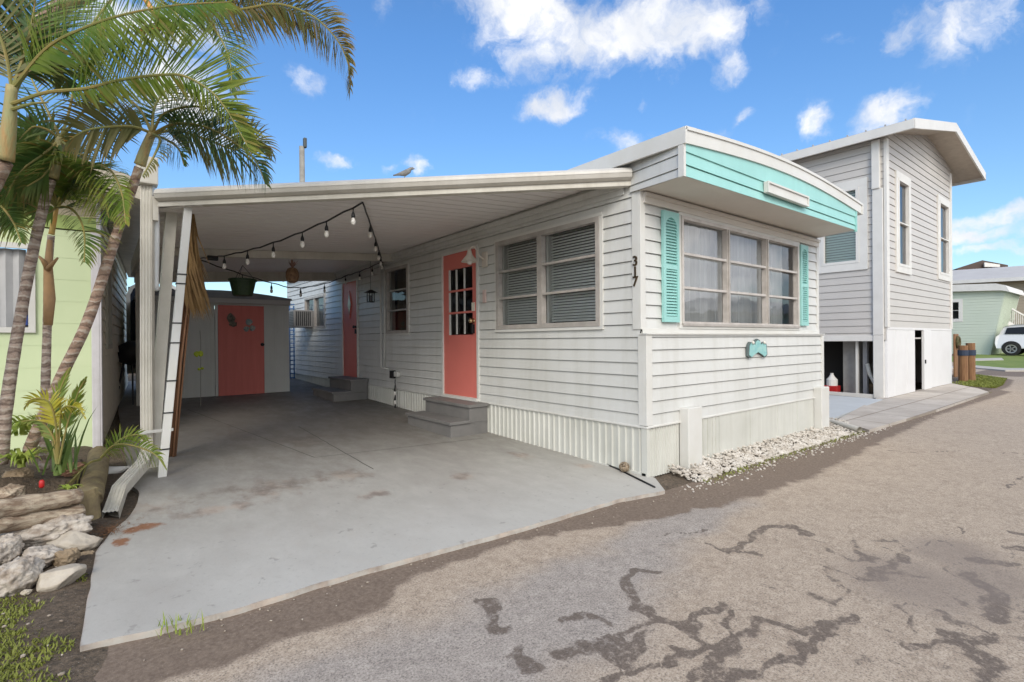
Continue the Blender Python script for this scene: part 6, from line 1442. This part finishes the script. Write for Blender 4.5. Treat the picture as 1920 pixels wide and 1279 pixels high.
# beige far house
bh=empty('beige_house','low beige house with a wide pale roof at the far right','house',(48,6,.2))
BEI=mat('beige_siding',(.40,.33,.24),.6,(.36,.30,.22),1,.4)
FB=FR((48,0,0),(0,1,0),(-1,0,0))
mb=siding(FB,[(-.5,.1),(13,.1),(13,5.3),(-.5,5.3)],.2,.1,(),lip=.02); mb.box(48.1,58,-.5,-.4,.1,5.3); mb.box(57.9,58,-.5,13,.1,5.3); mb.build('wall',BEI,bh)
mb=MB(); mb.hexa([(47.2,-1,5.15),(60,-1,5.15),(60,14,5.55),(47.2,14,5.55),(51,-1,6.35),(56,-1,6.35),(56,14,6.75),(51,14,6.75)]); mb.build('roof',mat('pale_flat_roof',(.50,.48,.46),.7,(.43,.41,.39),1,.4),bh)
mb=MB(); mb.hexa([(47.1,-1,4.95),(47.2,-1,4.95),(47.2,14,5.35),(47.1,14,5.35),(47.1,-1,5.2),(47.2,-1,5.2),(47.2,14,5.6),(47.1,14,5.6)]); mb.build('eave_board',GTR,bh)
# dark gabled roof further back
dr=Vector((66.131,8.551,8.532))
rb=empty('dark_roofed_house','dark brown gable roof peeking above the pale roof at the far right','house',(dr.x,dr.y,.3))
mb=MB(); a=(64.140,10.127,8.067); b=(66.133,8.550,8.856); c=(68.159,6.944,8.349); mb.prism([a,b,c,(c[0],c[1],c[2]-1.0),(a[0],a[1],a[2]-1.0)],(6,3,0)); mb.build('roof',mat('brown_shingle',(.09,.065,.055),.9),rb)
mb=MB(); mb.prism([(a[0]+.5,a[1]-.4,.3),(c[0]-.5,c[1]+.4,.3),(c[0]-.5,c[1]+.4,c[2]-.5),(a[0]+.5,a[1]-.4,a[2]-.5)],(5,2,0)); mb.build('wall',BEI,rb)
mb=MB(); a=(65.763,8.331,8.581); c=(66.978,7.368,8.354); mb.prism([a,c,(c[0],c[1],c[2]-.25),(a[0],a[1],a[2]-.45)],(.2,.1,0)); mb.build('gable_vent',GTR,rb)
# stair railing
rs=empty('porch_stairs','white porch stair railing between the mint house and the beige house','stairs',(40,2.3,.1))
a=Vector((39.048,3.200,3.038)); b=Vector((40.327,2.185,2.125))
mb=MB(); mb.beam(a,b,.06,.08); mb.beam(a-Vector((0,0,1.0)),b-Vector((0,0,1.0)),.06,.25); mb.beam(a+Vector((0,0,.1)),Vector((a.x,a.y,.1)),.1,.1,(1,0,0)); mb.build('handrail',GTR,rs)
for k in range(1,14):
    p=a.lerp(b,k/14); mb=MB(); mb.beam(p,p-Vector((0,0,1.0)),.035,.035,(1,0,0)); mb.build('baluster',GTR,rs)
# white car
car=empty('white_car','white family car parked in front of the porch stairs at the far right','car',(36.2,1.0,.13),0)
CW=mat('white_car_paint',(.75,.75,.76),.2,spec=.6); TYR=mat('tyre',(.02,.02,.02),.8); RIM=mat('alloy',(.45,.45,.46),.3,metal=.8); CG=mat('car_glass',(.015,.02,.03),.08,spec=.8)
prof=[(3.05,.35),(3.12,.62),(3.08,1.0),(2.95,1.12),(2.75,1.55),(2.35,1.66),(1.2,1.68),(.6,1.58),(-.15,1.12),(-1.2,.98),(-1.45,.75),(-1.48,.38)]
def carbody(mb,pr,x0,x1,ins=.10):
    n=len(pr); vs=[]
    for (xx,s_) in ((x0,-1),(x0+.02,0),(x1-.02,0),(x1,1)):
        for (y,z) in pr: vs.append((xx+(ins if s_==-1 and z>1.1 else (-ins if s_==1 and z>1.1 else 0)),y,z+.13))
    mb.add(vs,[(r*n+i,r*n+(i+1)%n,(r+1)*n+(i+1)%n,(r+1)*n+i) for r in range(3) for i in range(n)]+[tuple(range(n-1,-1,-1)),tuple(range(3*n,4*n))])
mb=MB(); carbody(mb,prof,35.4,37.2); mb.build('body',CW,car,bevel=.03)
for x,s_ in ((35.475,-1),(37.125,1)):
    mb=MB(); mb.prism([(x,2.72,1.28),(x,2.62,1.62),(x,1.5,1.68),(x,1.5,1.26)],(.01*s_,0,0)); mb.build('side_window',CG,car)
    mb=MB(); mb.prism([(x,1.42,1.26),(x,1.42,1.69),(x,.7,1.60),(x,.1,1.25)],(.01*s_,0,0)); mb.build('side_window',CG,car)
for y in (2.45,-.75):
    for x,s_ in ((35.38,-1),(37.22,1)):
        mb=MB(); mb.lathe((x+.12*(-s_),y,.46),[(.20,0),(.33,.0),(.34,.03),(.34,.10),(.31,.135),(.22,.135)],24,(s_,0,0)); wh=mb.build('wheel',TYR,car)
        mb=MB(); mb.lathe((x+.12*(-s_),y,.46),[(.235,.10),(.235,.139),(.20,.137),(.05,.12)],24,(s_,0,0)); mb.build('rim',RIM,wh)
        mb=MB()
        for k in range(5):
            a=k*1.2566; mb.beam((x+.025*s_,y,.46),(x+.025*s_,y+.2*math.cos(a),.46+.2*math.sin(a)),.05,.02,(1,0,0))
        mb.build('spoke',RIM,wh)
        mb=MB(); mb.lathe((x-.02*s_,y,.49),[(.39,0),(.40,.018),(.34,.019)],24,(s_,0,0)); mb.build('wheel_arch',TYR,car)
# houses across the road (behind the viewer, seen only as reflections)
def across(x,y,w_,col,label):
    r=empty('house_across_road',label,'house',(x,y,0),group='houses across the road')
    F=FR((0,y,0),(1,0,0),(0,1,0)); m_=mat('across_'+label.split()[0],col,.6)
    mb=siding(F,[(x,.0),(x+w_,.0),(x+w_,2.6),(x,2.6)],.2,0,[(x+.8,x+2.2,1.1,2.1)],lip=.015); mb.box(x,x+w_,y-8,y-7.9,-.2,2.6); mb.box(x,x+.1,y-7.9,y-.05,-.2,2.6); mb.box(x+w_-.1,x+w_,y-7.9,y-.05,-.2,2.6); mb.build('wall',m_,r)
    mb=MB(); mb.prism([(x-.3,y+.4,2.6),(x+w_/2,y+.4,3.4),(x+w_+.3,y+.4,2.6)],(0,-8.8,0)); mb.build('roof',GTR,r)
    mb=MB(); F.box(mb,x+.8,x+2.2,-.04,-.02,1.1,2.1); mb.build('window',CG,r)
across(-5.5,-11.5,4.2,(.45,.55,.50),'seafoam house across the road behind the viewer')
across(.8,-11.5,4.0,(.6,.55,.42),'cream house across the road behind the viewer')
across(7,-11.5,4.5,(.5,.5,.52),'silver house across the road behind the viewer')
across(21,-11.5,5.0,(.6,.6,.56),'pale house across the road behind the viewer')
across(28,-12.5,5.5,(.40,.52,.45),'olive house across the road behind the viewer')
across(36,-12.5,6,(.55,.5,.42),'sandy house across the road behind the viewer')
across(14,-11.5,4.5,(.35,.45,.5),'bluish house across the road behind the viewer')
